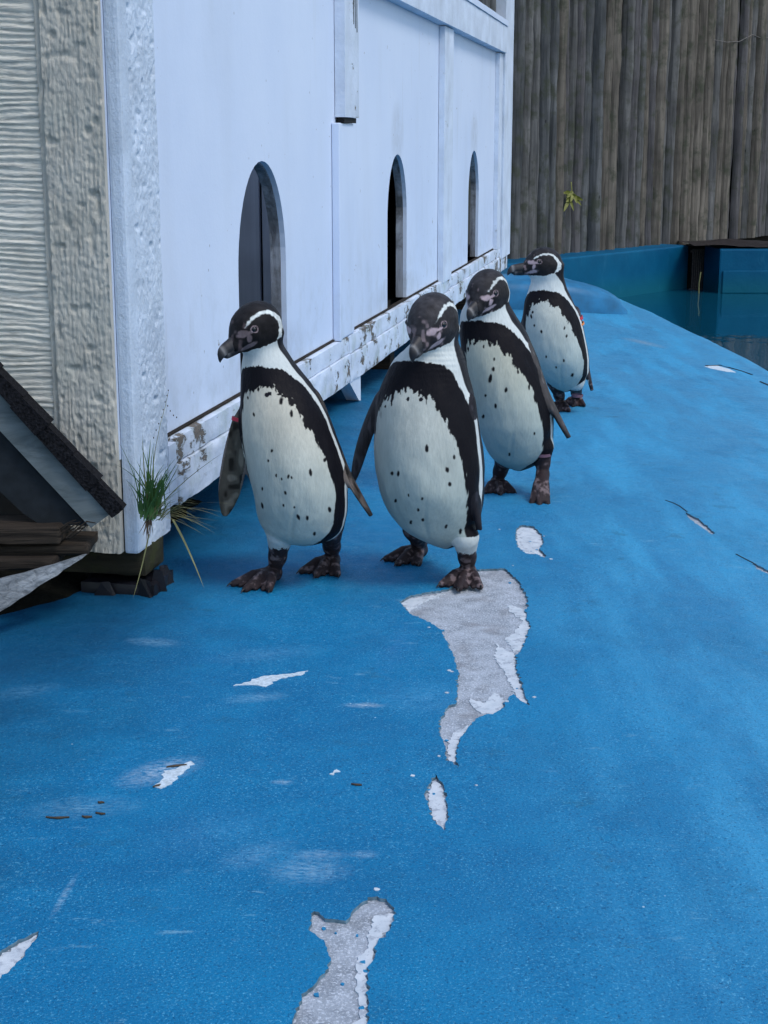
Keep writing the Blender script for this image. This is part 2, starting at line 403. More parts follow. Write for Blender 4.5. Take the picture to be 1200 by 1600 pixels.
primer_px = [
 crop([(405,415),(430,438),(455,447),(463,500),(478,545),(500,602),(470,580),(450,545),(430,505),(402,465)], 560, 780, 1.875),
 crop([(440,305),(495,322),(500,375),(480,437),(455,440),(430,405),(462,380),(482,352),(440,322)], 560, 780, 1.875),
 crop([(325,578),(370,592),(400,558),(428,585),(420,605),(395,627),(360,622),(335,605)], 560, 780, 1.875),
 crop([(332,652),(310,683),(288,718),(284,764),(264,764),(262,705),(290,672)], 560, 780, 1.875),
 crop([(150,287),(255,272),(180,300),(150,325),(125,300)], 560, 780, 1.875),
 crop([(1056,795),(1043,838),(1008,878),(992,930),(983,970),(983,1180),(930,1180),(962,1060),(950,930),(985,880),(1000,800)], 0, 960, 1.714),
 crop([(223,812),(243,832),(258,870),(260,925),(251,966),(235,950),(218,930),(208,890),(205,850)], 560, 780, 1.875),
 crop([(464,88),(480,79),(513,83),(535,106),(540,130),(528,148),(544,167),(520,157),(492,155),(468,138),(463,110)], 560, 780, 1.875),
 crop([(103,850),(58,918),(18,956),(-38,1004),(-46,988),(2,908),(50,874)], 0, 960, 1.714),
]
scp = [  # px, py, angle(px), half-length px, half-width px, strength, colour
 (250,1205,-18,75,20,.85,(.42,.55,.68)), (400,1090,-5,60,9,.5,(.30,.50,.66)), (420,1022,-6,110,14,.45,(.12,.34,.55)), (130,1262,-4,110,22,.6,(.16,.36,.52)),
 (480,1360,0,80,26,.65,(.30,.50,.66)), (400,1335,-20,70,22,.5,(.20,.42,.62)), (240,1003,5,50,8,.55,(.25,.45,.62)), (570,1102,0,40,5,.7,(.5,.62,.70)),
 (100,1400,-60,45,5,.6,(.35,.52,.66)), (500,1335,0,60,10,.5,(.35,.52,.66)), (570,1335,0,28,8,.5,(.35,.52,.66)), (660,1090,20,70,34,.35,(.12,.40,.66)),
 (440,1222,0,22,5,.6,(.4,.55,.66)), (1005,535,0,16,8,.9,(.25,.30,.33)), (40,1080,-10,70,12,.4,(.12,.32,.5)), (330,1300,-15,120,45,.30,(.10,.33,.58)), (620,1010,-60,60,22,.3,(.05,.22,.5))]
def gdir(px, py, ang, r):
    a = G(px, py); b = G(px + r * math.cos(R(ang)), py + r * math.sin(R(ang))); return a, b
for (px, py, an, L, W, st, colr) in scp:
    a, b = gdir(px, py, an, L); v = b - a; c_ = G(px, py + W); wl = max(.006, (c_ - a).length * abs(math.cos(R(an))))
    SCUFFS.append((a.x, a.y, math.atan2(v.y, v.x), v.length, wl, st, colr))
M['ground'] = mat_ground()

patches = [roughen([G(*q)[:2] for q in P], .0015, .005, 5 + i) for i, P in enumerate(patches_px)]
primers = [roughen([G(*q)[:2] for q in P], .0019, .005, 50 + i) for i, P in enumerate(primer_px)]
HOLE = {'d': .004}
def lattice():
    pts = []
    for y0, y1, s, xa, xb in ((.85, 3.6, .035, -1.3, 1.25), (3.6, 10.9, .09, -1.0, 1.6)):
        for y in np.arange(y0, y1 - 1e-6, s):
            for x in np.arange(xa, xb, s): pts.append((x + rnd.uniform(-.2, .2) * s, y + rnd.uniform(-.2, .2) * s))
    for y in np.arange(.9, 11.4, .16):
        e = float(xe(y))
        for dx in (-.5, -.42, -.34, -.27, -.21, -.16, -.12, -.08, -.04, 0, .04, .08, .13, .2, .3, .45):
            pts.append((e + dx, y))
        for x in np.arange(-3.4, -1.3, .2): pts.append((x, y + .01))
    return [p for p in pts if -3.45 < p[0] < 2.6]
pts = lattice()
pv = [Vector(p) for p in pts]; edges = []
for x, y in ((-3.5, .8), (2.7, .8), (2.7, 11.5), (-3.5, 11.5)): pv.append(Vector((x, y)))
n0 = len(pv) - 4; edges += [(n0, n0 + 1), (n0 + 1, n0 + 2), (n0 + 2, n0 + 3), (n0 + 3, n0)]
for P in patches:
    s0 = len(pv); pv += [Vector(tuple(q)) for q in P]; edges += [(s0 + i, s0 + (i + 1) % len(P)) for i in range(len(P))]
vo, eo, fo, *_ = delaunay_2d_cdt(pv, edges, [], 1, 1e-6)
V2 = np.array([v[:] for v in vo]); F2 = np.array([f for f in fo if len(f) == 3])
a2, b2, c2 = V2[F2[:, 0]], V2[F2[:, 1]], V2[F2[:, 2]]
area = (b2[:, 0] - a2[:, 0]) * (c2[:, 1] - a2[:, 1]) - (b2[:, 1] - a2[:, 1]) * (c2[:, 0] - a2[:, 0])
F2 = np.where((area < 0)[:, None], F2[:, ::-1], F2); F2 = F2[np.abs(area) > 1e-9]
cen = V2[F2].mean(1); hole = np.zeros(len(F2), bool)
for P in patches: hole |= inpoly(cen, P)
Z2 = gz(V2[:, 0], V2[:, 1])
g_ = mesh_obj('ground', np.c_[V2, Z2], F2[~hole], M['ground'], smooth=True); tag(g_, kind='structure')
# cut edge of the coating
bm = bmesh.new()
for P in patches:
    zt = gz(np.array(P)[:, 0], np.array(P)[:, 1]); n = len(P)
    t_ = [bm.verts.new((p[0], p[1], z)) for p, z in zip(P, zt)]; b_ = [bm.verts.new((p[0], p[1], z - .006)) for p, z in zip(P, zt)]
    for i in range(n): bm.faces.new((t_[i], t_[(i + 1) % n], b_[(i + 1) % n], b_[i]))
bm_obj('coating_edge', bm, M['edge'], g_)
# concrete under the coating (where it shows)
for P in patches:
    A = np.array(P); lo = A.min(0) - .04; hi = A.max(0) + .04; s = .02
    X, Y = np.meshgrid(np.arange(lo[0], hi[0] + s, s), np.arange(lo[1], hi[1] + s, s), indexing='ij')
    Zc = gz(X, Y) - .0045; nx, ny = X.shape; I = np.arange(nx * ny).reshape(nx, ny)
    F = np.stack([I[:-1, :-1].ravel(), I[1:, :-1].ravel(), I[1:, 1:].ravel(), I[:-1, 1:].ravel()], 1)
    mesh_obj('bare_concrete', np.c_[X.ravel(), Y.ravel(), Zc.ravel()], F, M['concrete'], g_, True)
def sheet(name, P, m, h, parent, up=.0):
    """thin raised flake following the ground"""
    A = [Vector(tuple(q)) for q in P]; n = len(A)
    ins = []
    Q = np.array(P); lo, hi = Q.min(0), Q.max(0); s = .02
    g = np.array([(x, y) for x in np.arange(lo[0] + .01, hi[0], s) for y in np.arange(lo[1] + .01, hi[1], s)])
    if len(g): ins = [Vector(tuple(q)) for q in g[inpoly(g, P)]]
    v_, e_, f_, *_ = delaunay_2d_cdt(A + ins, [(i, (i + 1) % n) for i in range(n)], [], 1, 1e-7)
    VV = np.array([v[:] for v in v_]); FF = [list(f) for f in f_]
    cc = np.array([VV[f].mean(0) for f in FF]); keep = inpoly(cc, P)
    zz = gz(VV[:, 0], VV[:, 1]) + h + up
    bm = bmesh.new(); vs = [bm.verts.new((*q, z)) for q, z in zip(VV, zz)]
    for f, k in zip(FF, keep):
        if k:
            try: bm.faces.new([vs[i] for i in f])
            except ValueError: pass
    be = [e for e in bm.edges if e.is_boundary]
    r = bmesh.ops.extrude_edge_only(bm, edges=be)
    for q in r['geom']:
        if isinstance(q, bmesh.types.BMVert): q.co.z -= .0016
    bmesh.ops.delete(bm, geom=[v for v in bm.verts if not v.link_faces], context='VERTS')
    return bm_obj(name, bm, m, parent)
for P in primers: sheet('undercoat_flake', P, M['primer'], -.0030, g_)

# small chips of the coating scattered round the bare patches
for k in range(34):
    P = patches[rnd.choice([0, 0, 0, 0, 2, 3, 3, 1])]; q = P[rnd.randrange(len(P))]; cx_, cy_ = q[0] + rnd.gauss(0, .022), q[1] + rnd.gauss(0, .022); r_ = rnd.uniform(.0015, .0048)
    pl_ = [(cx_ + r_ * rnd.uniform(.5, 1.2) * math.cos(a), cy_ + r_ * rnd.uniform(.5, 1.2) * math.sin(a)) for a in (0, 1.1, 2.2, 3.3, 4.4, 5.4)]
    inside = any(inpoly(np.array([[cx_, cy_]]), Q)[0] for Q in patches)
    sheet('paint_chip', pl_, M['chip'] if inside else M['primer'], -.0028 if inside else .0010, g_)

# earth under the hut's left corner, outer terrain, water
def grid_obj(name, x0, x1, y0, y1, s, zf, m, parent=None):
    X, Y = np.meshgrid(np.arange(x0, x1 + s / 2, s), np.arange(y0, y1 + s / 2, s), indexing='ij')
    Zc = zf(X, Y); nx, ny = X.shape; I = np.arange(nx * ny).reshape(nx, ny)
    F = np.stack([I[:-1, :-1].ravel(), I[1:, :-1].ravel(), I[1:, 1:].ravel(), I[:-1, 1:].ravel()], 1)
    return mesh_obj(name, np.c_[X.ravel(), Y.ravel(), Zc.ravel()], F, m, parent, True)
def soilz(X, Y):
    P = np.stack([X.ravel() * 9, Y.ravel() * 9, 0 * X.ravel()], 1); d = np.minimum(((Y - 2.62) - (X + .677) * 1.03) * .7, (C0.x + (Y - C0.y) * math.tan(HA) - .07) - X)
    return gz(X, Y) - .012 + np.clip(d, -.2, .16) * .30 + .008 * fbm(P, 9).reshape(X.shape)
tag(grid_obj('soil', -2.2, -.40, 2.45, 3.6, .02, soilz, M['soil']), kind='structure')
tag(grid_obj('terrain', -120, 120, -100, 160, 20, lambda X, Y: -1.12 + 0 * X, M['soil']), kind='structure')
tag(grid_obj('water', .3, 7.5, -.5, 14.2, .5, lambda X, Y: -.35 + 0 * X, M['water']), kind='structure')

# flakes and droppings lying on the coating
def flake_thing(name, label, cat, P, m, h=.0010, seed=1, amp=.0022):
    Q = roughen([G(*q)[:2] for q in P], amp, .006, seed)
    o = sheet(name, Q, m, h, None); return tag(o, label, cat)
flake_thing('dropping', 'long white streak of droppings on the blue floor left of centre', 'dropping',
            crop([(625,192),(665,182),(700,168),(825,152),(812,161),(740,178),(712,195),(690,190),(660,190)], 0, 960, 1.714), M['white'], seed=3)
flake_thing('dropping', 'white smear with a brown end below the long streak', 'dropping',
            crop([(412,462),(440,440),(438,420),(470,415),(508,395),(520,402),(490,425),(462,455),(430,468)], 0, 960, 1.714), M['white'], seed=4)
flake_thing('paint_flake', 'tiny white paint flake near the middle of the blue floor', 'paint flake',
            crop([(880,428),(905,416),(912,422),(895,431)], 0, 960, 1.714), M['white'], seed=5)
flake_thing('paint_flake', 'pale lifted paint edge beside the dark crack on the far right slope', 'paint flake',
            [(1100,573),(1118,571),(1140,577),(1150,582),(1135,581),(1115,577)], M['white'], seed=6)
for k, (px, py, an, L, lab) in enumerate([(276,1198,-6,16,'brown twig bit lying across the white smear'), (245,1229,-20,6,'small brown crumb at the tip of the white smear'),
        (157,1272,3,8,'dark leaf scrap, rightmost of three in the green smear'), (136,1277,2,8,'dark leaf scrap in the middle of the green smear'),
        (90,1278,3,18,'long dark green scrap at the left end of the green smear'), (557,1227,10,8,'small brown leaf scrap alone right of centre'), (158,1255,5,5,'small purple-brown crumb above the green smear')]):
    a, b = gdir(px - L * math.cos(R(an)), py - L * math.sin(R(an)), an, 2 * L)
    bm = bmesh.new(); n = 6; vs = []
    d = (b - a); side = Vector((-d.y, d.x, 0)).normalized()
    rings = []
    for i in range(n + 1):
        t = i / n; p = a + d * t; p.z = float(gz(p.x, p.y)) + .0012; p += side * (L * .00012 * math.sin(t * 3 + k)); w_ = .0036 * max(.12, math.sin(math.pi * t)) * rnd.uniform(.6, 1.3)
        rings.append([bm.verts.new(p + side * w_), bm.verts.new(p + Vector((0, 0, .0014))), bm.verts.new(p - side * w_), bm.verts.new(p - Vector((0, 0, .0014)))])
    for i in range(n):
        for j in range(4): bm.faces.new((rings[i][j], rings[i][(j + 1) % 4], rings[i + 1][(j + 1) % 4], rings[i + 1][j]))
    tag(bm_obj('leaf_scrap', bm, M['twig'], None, True), lab, 'debris')
# dark crack lines on the far slope
def tube(name, P, r, m, parent=None, seg=6, taper=None):
    bm = bmesh.new(); prev = None; P = [Vector(p) for p in P]
    for i, p in enumerate(P):
        d = (P[min(i + 1, len(P) - 1)] - P[max(0, i - 1)]).normalized()
        u = d.orthogonal().normalized(); v = d.cross(u); rr = r if taper is None else r * (1 + (taper - 1) * i / (len(P) - 1))
        ring = [bm.verts.new(p + (u * math.cos(2 * math.pi * k / seg) + v * math.sin(2 * math.pi * k / seg)) * rr) for k in range(seg)]
        if prev:
            for k in range(seg): bm.faces.new((prev[k], prev[(k + 1) % seg], ring[(k + 1) % seg], ring[k]))
        prev = ring
    return bm_obj(name, bm, m, parent, True)
def crack(pxs, r=.003):
    Pq = [G(*q) for q in pxs]; tube('crack', Pq, r, M['dark'], g_)
crack([(1103,572), (1125,571), (1140,575), (1158,580), (1175,586)], .004)
crack([(1188,597), (1200,602), (1212,608)], .004)
crack([(1040,782), (1052,786), (1062,791), (1074,800)], .0016)
crack([(1150,866), (1165,874), (1177,880)], .0016)

# ------------------------------------------------------------------ pool walls and kerb
def prism(name, pts, z0f, z1f, m, parent=None, bev=.012):
    """closed prism over a plan polygon with per-vertex bottom / top heights"""
    bm = bmesh.new(); n = len(pts)
    b = [bm.verts.new((*p, z0f(i))) for i, p in enumerate(pts)]; t = [bm.verts.new((*p, z1f(i))) for i, p in enumerate(pts)]
    bm.faces.new(b[::-1]); bm.faces.new(t)
    for i in range(n): bm.faces.new((b[i], b[(i + 1) % n], t[(i + 1) % n], t[i]))
    if bev: bmesh.ops.bevel(bm, geom=list(bm.edges), offset=bev, segments=3, affect='EDGES', profile=.6)
    return bm_obj(name, bm, m, parent, False)
wl = on_z(793, 412, .0); wr = on_z(1077, 383, .0)
wd = (wr - wl).normalized(); wn = Vector((wd.y, -wd.x, 0)) * -1
if wn.y < 0: wn = -wn
wa = wl - wd * 2.5
A1, B1 = wa, wr
bw = prism('pool_wall', [A1[:2], B1[:2], (B1 + wn * .35)[:2], (A1 + wn * .35)[:2]], lambda i: -1.1, lambda i: 0.0, M['wall'], bev=.015)
tag(bw, 'blue painted pool wall running along the log fence left of the iron grille', 'wall')
q1 = on_z(1125, 389, .0); q0 = on_z(1112, 391, 0.0)
Yb = q1.y
rb = empty('pool_wall', (q1.x, Yb, 0)); tag(rb, 'blue painted block wall with shallow ledges right of the iron grille', 'wall')
box('wall_block', 0, 2.8, 0, .9, -1.1, 0, M['wall'], rb, .015)
box('ledge', .03, 2.8, -.016, -.002, -.35, -.17, M['wall'], rb, .007)
bm = bmesh.new()
for v in ((-.075, .22, -1.1), (0, -.002, -1.1), (0, -.002, 0), (-.075, .22, 0)): bm.verts.new(v)
bm.verts.ensure_lookup_table(); bm.faces.new(bm.verts[:])
bmesh.ops.solidify(bm, geom=bm.faces[:], thickness=.03); bm_obj('side_face', bm, M['wall'], rb)
gx0 = wr.x + .005; gy = Yb + .30
gr = empty('iron_grille', (gx0, gy, 0)); tag(gr, 'rusty iron grille in the overflow gap between the two blue pool walls', 'grille')
gw = q0.x - gx0 + .06
for k in range(8): box('bar', gw * k / 7 - .005, gw * k / 7 + .005, 0, .012, -.42, -.02, M['rust'], gr, .001)
box('cross_bar', -.02, gw + .02, .013, .022, -.05, -.03, M['rust'], gr, .001)
box('cross_bar', -.02, gw + .02, .013, .022, -.36, -.34, M['rust'], gr, .001)
box('back_plate', -.03, gw + .03, .25, .27, -1.0, -.01, M['dark'], gr, .001)
cv = empty('drain_cover', (gx0 - .05, Yb + .02, 0)); tag(cv, 'thin rusty metal cover sheet lying over the overflow gap', 'cover')
bm = bmesh.new()
gridn = 26
rows = []
for i in range(gridn + 1):
    r_ = []
    for j in range(5):
        x = 1.9 * i / gridn; y = .0 + .75 * j / 4
        r_.append(bm.verts.new((x, y + rnd.uniform(-.008, .008), .022 + .008 * math.sin(x * 9 + j) + rnd.uniform(-.004, .004))))
    rows.append(r_)
for i in range(gridn):
    for j in range(4): bm.faces.new((rows[i][j], rows[i + 1][j], rows[i + 1][j + 1], rows[i][j + 1]))
bmesh.ops.solidify(bm, geom=bm.faces[:], thickness=.012); bm_obj('cover_sheet', bm, M['rust'], cv)
wv = [on_z(1118, 436, -.2) + Vector((0, -.02, 0))]
p0 = Vector((q0.x - .04, Yb - .02, -.10))
wire = tube('hanging_wire', [p0 + Vector((0, .1, .09)), p0, p0 + Vector((-.012, 0, -.08)), p0 + Vector((-.022, 0, -.17)), p0 + Vector((-.018, 0, -.28))][2:], .005, M['straw'])
tag(wire, 'pale frayed cord hanging in front of the grille into the water', 'cord')

# low kerb behind the last penguin: body plus a sloping rounded end
def kerb():
    n = 60; prof = [(0.0, -.03), (.0, .09), (.015, .125), (.05, .142), (.30, .150), (.75, .12), (.8, -.05)]
    xs = np.linspace(-1.3, 1.30, n); V = []; F = []
    for i, x in enumerate(xs):
        t = float(np.clip((x - .80) / .5, 0, 1)); k = math.sqrt(max(0, 1 - t ** 2)); k2 = 1 - t
        for (py, pz) in prof: V.append((x, 8.0 + .22 * t * t + py * (1 - .25 * t), (pz if pz > 0 else pz) * (k if pz > 0 else 1) + float(gz(x, 8.0 + py)) * .7 - .002))
    m_ = len(prof)
    for i in range(n - 1):
        for j in range(m_ - 1): F.append((i * m_ + j, (i + 1) * m_ + j, (i + 1) * m_ + j + 1, i * m_ + j + 1))
    return mesh_obj('kerb', V, F, M['kerb'], None, True)
M['kerb'] = mat_flat('blue_kerb_paint', (.008, .13, .27), .5, 12, .004, .25)
tag(kerb(), 'low rounded blue kerb crossing the walkway behind the farthest penguin', 'kerb')

# ------------------------------------------------------------------ log fence
fa = wl + wn * .30 - wd * 3.6; 
fen = empty('log_fence', (fa.x, fa.y, 0)); tag(fen, 'tall weathered grey fence of close set half round logs behind the pool', 'fence')
fx = 0.0; k = 0; FL = 9.0
lab_pool = []
while fx < FL:
    wdt = rnd.uniform(.078, .120); n = 9; rows_ = 46; H = 2.6; V = []; F = []
    ph = rnd.uniform(0, 9); lean = rnd.uniform(-.012, .012); prd = rnd.uniform(-.028, .028); dep = wdt * rnd.uniform(.58, .8)
    for r_ in range(rows_ + 1):
        z = -.02 + H * r_ / rows_
        for j in range(n):
            a = math.pi * j / (n - 1)
            wob = .006 * math.sin(z * 3.1 + ph) + .004 * math.sin(z * 7.7 + ph * 2)
            rr = 1 + .05 * math.sin(z * 11 + j * 1.7 + ph) + rnd.uniform(-.045, .045)
            V.append((fx + wdt / 2 - math.cos(a) * (wdt / 2 + .006) * (1 if 0 < j < n - 1 else 1) + wob + lean * z, prd - math.sin(a) * dep * rr, z))
    for r_ in range(rows_):
        for j in range(n - 1): F.append((r_ * n + j, r_ * n + j + 1, (r_ + 1) * n + j + 1, (r_ + 1) * n + j))
    b_ = len(V)
    F.append([r_ * n for r_ in range(rows_ + 1)][::-1] + [r_ * n + n - 1 for r_ in range(rows_ + 1)])
    o = mesh_obj('log', V, F, M['fence'][rnd.choice([0, 0, 1, 1, 2, 3]) if fx < 5.2 else rnd.choice([0, 2, 2, 3])], fen, True)
    try: o.data.set_sharp_from_angle(angle=R(60))
    except Exception: pass
    fx += wdt * rnd.uniform(1.03, 1.12); k += 1
box('back_board', -.1, FL + .1, .10, .13, -.6, 2.5, M['dark'], fen, 0)
fen.rotation_euler = (0, 0, math.atan2(wd.y, wd.x))
# twig across the fence and yellow leaf cluster
def fence_pt(px, py, off=-.08):
    dx, dy, dz = ray(px, py); P0 = fa + wn * off; t = (P0.x * wn.x + P0.y * wn.y) / (dx * wn.x + dy * wn.y)
    return Vector((dx * t, dy * t, CAMZ + dz * t))
tw = tube('bare_vine', [fence_pt(*q) for q in ((1115, 62), (1135, 66), (1155, 65), (1168, 58), (1176, 54), (1190, 60), (1203, 58))], .0035, M['vine'])
tag(tw, 'thin bare vine stem caught across the fence logs at upper right', 'vine')
lf = fence_pt(893, 306, -.10); wp = empty('weed', lf); tag(wp, 'small yellow green weed sprouting between the fence logs', 'weed')
def leaf(parent, base, d, L, W, m, droop=.3):
    d = d.normalized(); s = d.cross(Vector((0, -1, .3))).normalized(); bm = bmesh.new(); row = []
    nrm = s.cross(d)
    for i in range(6):
        t = i / 5; w_ = W * math.sin(math.pi * min(.98, t * .95 + .03)) ** .8; p = base + d * L * t - Vector((0, 0, droop * L * t * t))
        row.append([bm.verts.new(p + s * w_ + nrm * w_ * .3), bm.verts.new(p), bm.verts.new(p - s * w_ + nrm * w_ * .3)])
    for i in range(5):
        for j in range(2): bm.faces.new((row[i][j], row[i][j + 1], row[i + 1][j + 1], row[i + 1][j]))
    return bm_obj('leaf', bm, m, parent, True)
for k in range(16):
    a = rnd.uniform(0, 2 * math.pi); d = Vector((math.cos(a), -.5 + rnd.uniform(-.3, .3), math.sin(a) * .8 - .05))
    leaf(wp, Vector((rnd.uniform(-.02, .02), 0, rnd.uniform(-.04, .03))), d, rnd.uniform(.05, .10), rnd.uniform(.010, .016), M['weed'])
tube('stem', [(0, .05, .1), (0, 0, .05), (0, -.01, -.02)], .004, M['weed'], wp)

# ------------------------------------------------------------------ the white nest hut
hut = empty('nest_hut', C0, -HA); tag(hut, 'white painted wooden nest hut with three tall arched entrances and peeling base rail', 'hut')
ARCH = [(1.032, .222), (2.875, .195), (4.975, .195)]; AZ0, AZT = .262, .792
def panel(name, s0, s1, arch, z0=.268, z1=1.30, xf=-.012, th=.014):
    c, r = arch; pts = [(s0, z0), (c - r, z0)]
    zs = AZT - r * 1.15
    pts.append((c - r, zs))
    na = 22
    for i in range(1, na): a = math.pi - math.pi * i / na; pts.append((c + r * math.cos(a), zs + r * 1.15 * math.sin(a)))
    pts += [(c + r, zs), (c + r, z0), (s1, z0), (s1, z1), (s0, z1)]
    n = len(pts); bm = bmesh.new()
    v_, e_, f_, *_ = delaunay_2d_cdt([Vector(p) for p in pts], [(i, (i + 1) % n) for i in range(n)], [], 1, 1e-7)
    cc = np.array([np.mean([v_[i][:] for i in f], 0) for f in f_]); keep = inpoly(cc, pts)
    A = [bm.verts.new((xf, *v)) for v in v_]; B = [bm.verts.new((xf - th, *v)) for v in v_]
    for f, k in zip(f_, keep):
        if k: bm.faces.new([A[i] for i in f]); bm.faces.new([B[i] for i in f][::-1])
    for e in [e for e in bm.edges if e.is_boundary and e.verts[0].co.x > xf - .001]:
        i, j = A.index(e.verts[0]), A.index(e.verts[1]); bm.faces.new((A[i], B[i], B[j], A[j]))
    o = bm_obj(name, bm, M['panel'], hut)
    # worn inner rim of the arch: a curved frame board behind the panel
    bm = bmesh.new(); prof = pts[1:len(pts) - 3]; prof = prof
    for (xa, xb, ro) in ((xf - th - .001, xf - th - .026, .003),):
        ins = []; outs = []
        for (s, z) in prof:
            k1 = 1 - ro / r; k2 = 1 + .05 / r
            q = lambda kk: (c + (s - c) * kk, (zs + (z - zs) * kk) if z > zs else z)
            s1_, z1_ = q(k1); s2_, z2_ = q(k2); jt = rnd.uniform(-.002, .002)
            ins.append((bm.verts.new((xa, s1_ + jt, z1_)), bm.verts.new((xb, s1_ + jt, z1_)))); outs.append((bm.verts.new((xa, s2_, z2_)), bm.verts.new((xb, s2_, z2_))))
        for i in range(len(prof) - 1):
            bm.faces.new((ins[i][0], ins[i][1], ins[i + 1][1], ins[i + 1][0])); bm.faces.new((outs[i][0], outs[i + 1][0], outs[i + 1][1], outs[i][1]))
            bm.faces.new((ins[i][0], ins[i + 1][0], outs[i + 1][0], outs[i][0])); bm.faces.new((ins[i][1], outs[i][1], outs[i + 1][1], ins[i + 1][1]))
    bm_obj('arch_rim', bm, M['rim'], hut)
    return o
M['rim'] = mat_wood('worn_rim', (.10, .10, .11), (.44, .48, .55), 38, (1, 1, .10), .003, moss=(.05, .05, .045), knots=False)
panel('wall_panel', .0, 1.92, ARCH[0], z1=1.62); panel('wall_panel', 1.921, 3.95, ARCH[1]); panel('wall_panel', 3.951, 6.2, ARCH[2])
# rough sawn corner boards (real relief)
def relief(name, o, u, v, nrm, U, Vh, du, dv, hf, m, parent, thick=.02):
    nu, nv = int(U / du) + 1, int(Vh / dv) + 1
    uu, vv = np.meshgrid(np.linspace(0, U, nu), np.linspace(0, Vh, nv), indexing='ij'); h = hf(uu, vv)
    o, u, v, nrm = [np.array(q, float) for q in (o, u, v, nrm)]
    P = o + uu[..., None] * u + vv[..., None] * v + h[..., None] * nrm
    B = o + uu[..., None] * u + vv[..., None] * v - thick * nrm
    I = np.arange(nu * nv).reshape(nu, nv); J = I + nu * nv
    F = [np.stack([I[:-1, :-1].ravel(), I[1:, :-1].ravel(), I[1:, 1:].ravel(), I[:-1, 1:].ravel()], 1)]
    for e in (I[0, :], I[-1, :], I[:, 0], I[:, -1]):
        F.append(np.stack([e[:-1], e[1:], e[1:] + nu * nv, e[:-1] + nu * nv], 1))
    ob = mesh_obj(name, np.concatenate([P.reshape(-1, 3), B.reshape(-1, 3)]), np.concatenate(F), m, parent, True)
    ob.data.set_sharp_from_angle(angle=R(55)); return ob
def hf_board(seed, rib=0.0, peb=.002, pitch=.0085):
    """rough sawn, thickly painted board: vertical ribs, pebbles of paint and small pits"""
    def f(U, V):
        u, v = U.ravel(), V.ravel(); z0 = 0 * u
        wob = vn(np.stack([u * 40, v * 14, z0], 1), seed) * .35 + vn(np.stack([u * 90, v * 45, z0], 1), seed + 2) * .25
        ribs = rib * np.sin((u / pitch + wob) * 2 * np.pi) * (.5 + .5 * vn(np.stack([u * 60, v * 30, z0], 1), seed + 4))
        pb = peb * vn(np.stack([u * 190, v * 150, z0], 1), seed + 1) + peb * .7 * vn(np.stack([u * 330, v * 260, z0 + 4], 1), seed + 3)
        pit = -np.maximum(0, vn(np.stack([u * 70, v * 55, z0 + 9], 1), seed + 6) - .45) * .011
        return (ribs + pb + pit + .0012 * vn(np.stack([u * 12, v * 7, z0], 1), seed + 8)).reshape(U.shape)
    return f
relief('corner_board', (.012, .052, .086), (0, 1, 0), (0, 0, 1), (1, 0, 0), .150, 1.5, .0026, .0034, hf_board(2, .0003, .0011), M['tex'], hut)
box('corner_bead', -.012, .016, .002, .050, .088, 1.6, M['tex'], hut, .007)
relief('corner_board', (-.014, -.012, .092), (-1, 0, 0), (0, 0, 1), (0, -1, 0), .108, 1.5, .0022, .0032, hf_board(5, .0011, .0012), M['beige'], hut)
relief('trim_strip', (-.1235, -.006, .20), (-1, 0, 0), (0, 0, 1), (0, -1, 0), .010, 1.4, .003, .006, hf_board(8, .0, .0008), M['beige'], hut, .015)
def hf_siding(U, V):
    P = np.stack([U.ravel() * 7, V.ravel() * 26, 0 * U.ravel()], 1); wv_ = .55 * vn(P, 3) + .25 * vn(P * 2.3, 4)
    q = V.ravel() / .0108 + wv_; fr = q - np.floor(q); rid = np.floor(q)
    amp = .65 + .5 * vn(np.stack([U.ravel() * 16, rid * 3.1, 0 * rid], 1), 6)
    h = np.where(fr < .72, np.sin(np.pi * np.clip(fr / .72, 0, 1)) ** .55, 0) * .0038 * amp
    h = h + .0010 * fbm(np.stack([U.ravel() * 150, V.ravel() * 200, 0 * U.ravel()], 1), 2, 2)
    return h.reshape(U.shape)
relief('siding', (-.135, -.001, .24), (-1, 0, 0), (0, 0, 1), (0, -1, 0), .62, 1.3, .0045, .0022, hf_siding, M['siding'], hut)
# lower trim of the end wall, seen under the shelter
box('end_beam', -.75, -.125, .02, .06, .10, .235, M['brownwood'], hut)
# battens over the panel joints
rough_box('batten', -.011, .020, 1.845, 2.045, .905, 1.62, M['peel_lo'], hut, .02, .0015, (40, 40, 12), 3, .003)
box('batten_end', -.010, .014, 1.86, 2.03, .890, .9045, M['dark'], hut, .001)
box('batten', -.011, .008, 1.83, 2.02, .262, .889, M['panel'], hut, .005)
box('batten', -.011, .012, 1.80, 1.829, .262, .889, M['panel'], hut, .003)
rough_box('batten', -.011, .014, 3.82, 4.07, .255, 1.292, M['peel_lo'], hut, .02, .0015, (30, 30, 9), 7, .003)
rough_box('end_post', -.035, .022, 5.97, 6.38, .20, 1.76, M['peel_lo'], hut, .03, .002, (30, 30, 6), 9, .004)
rough_box('post_strip', -.012, .011, 5.80, 5.965, .262, 1.292, M['peel_lo'], hut, .03, .0015, (30, 30, 6), 10, .003)
rough_box('top_rail', -.045, .030, 2.046, 5.968, 1.296, 1.432, M['peel_lo'], hut, .022, .002, (20, 7, 30), 11, .004)
rough_box('top_rail_strip', -.045, .036, 2.046, 5.968, 1.4335, 1.462, M['panel'], hut, .03, .001, (20, 9, 30), 12, .003)
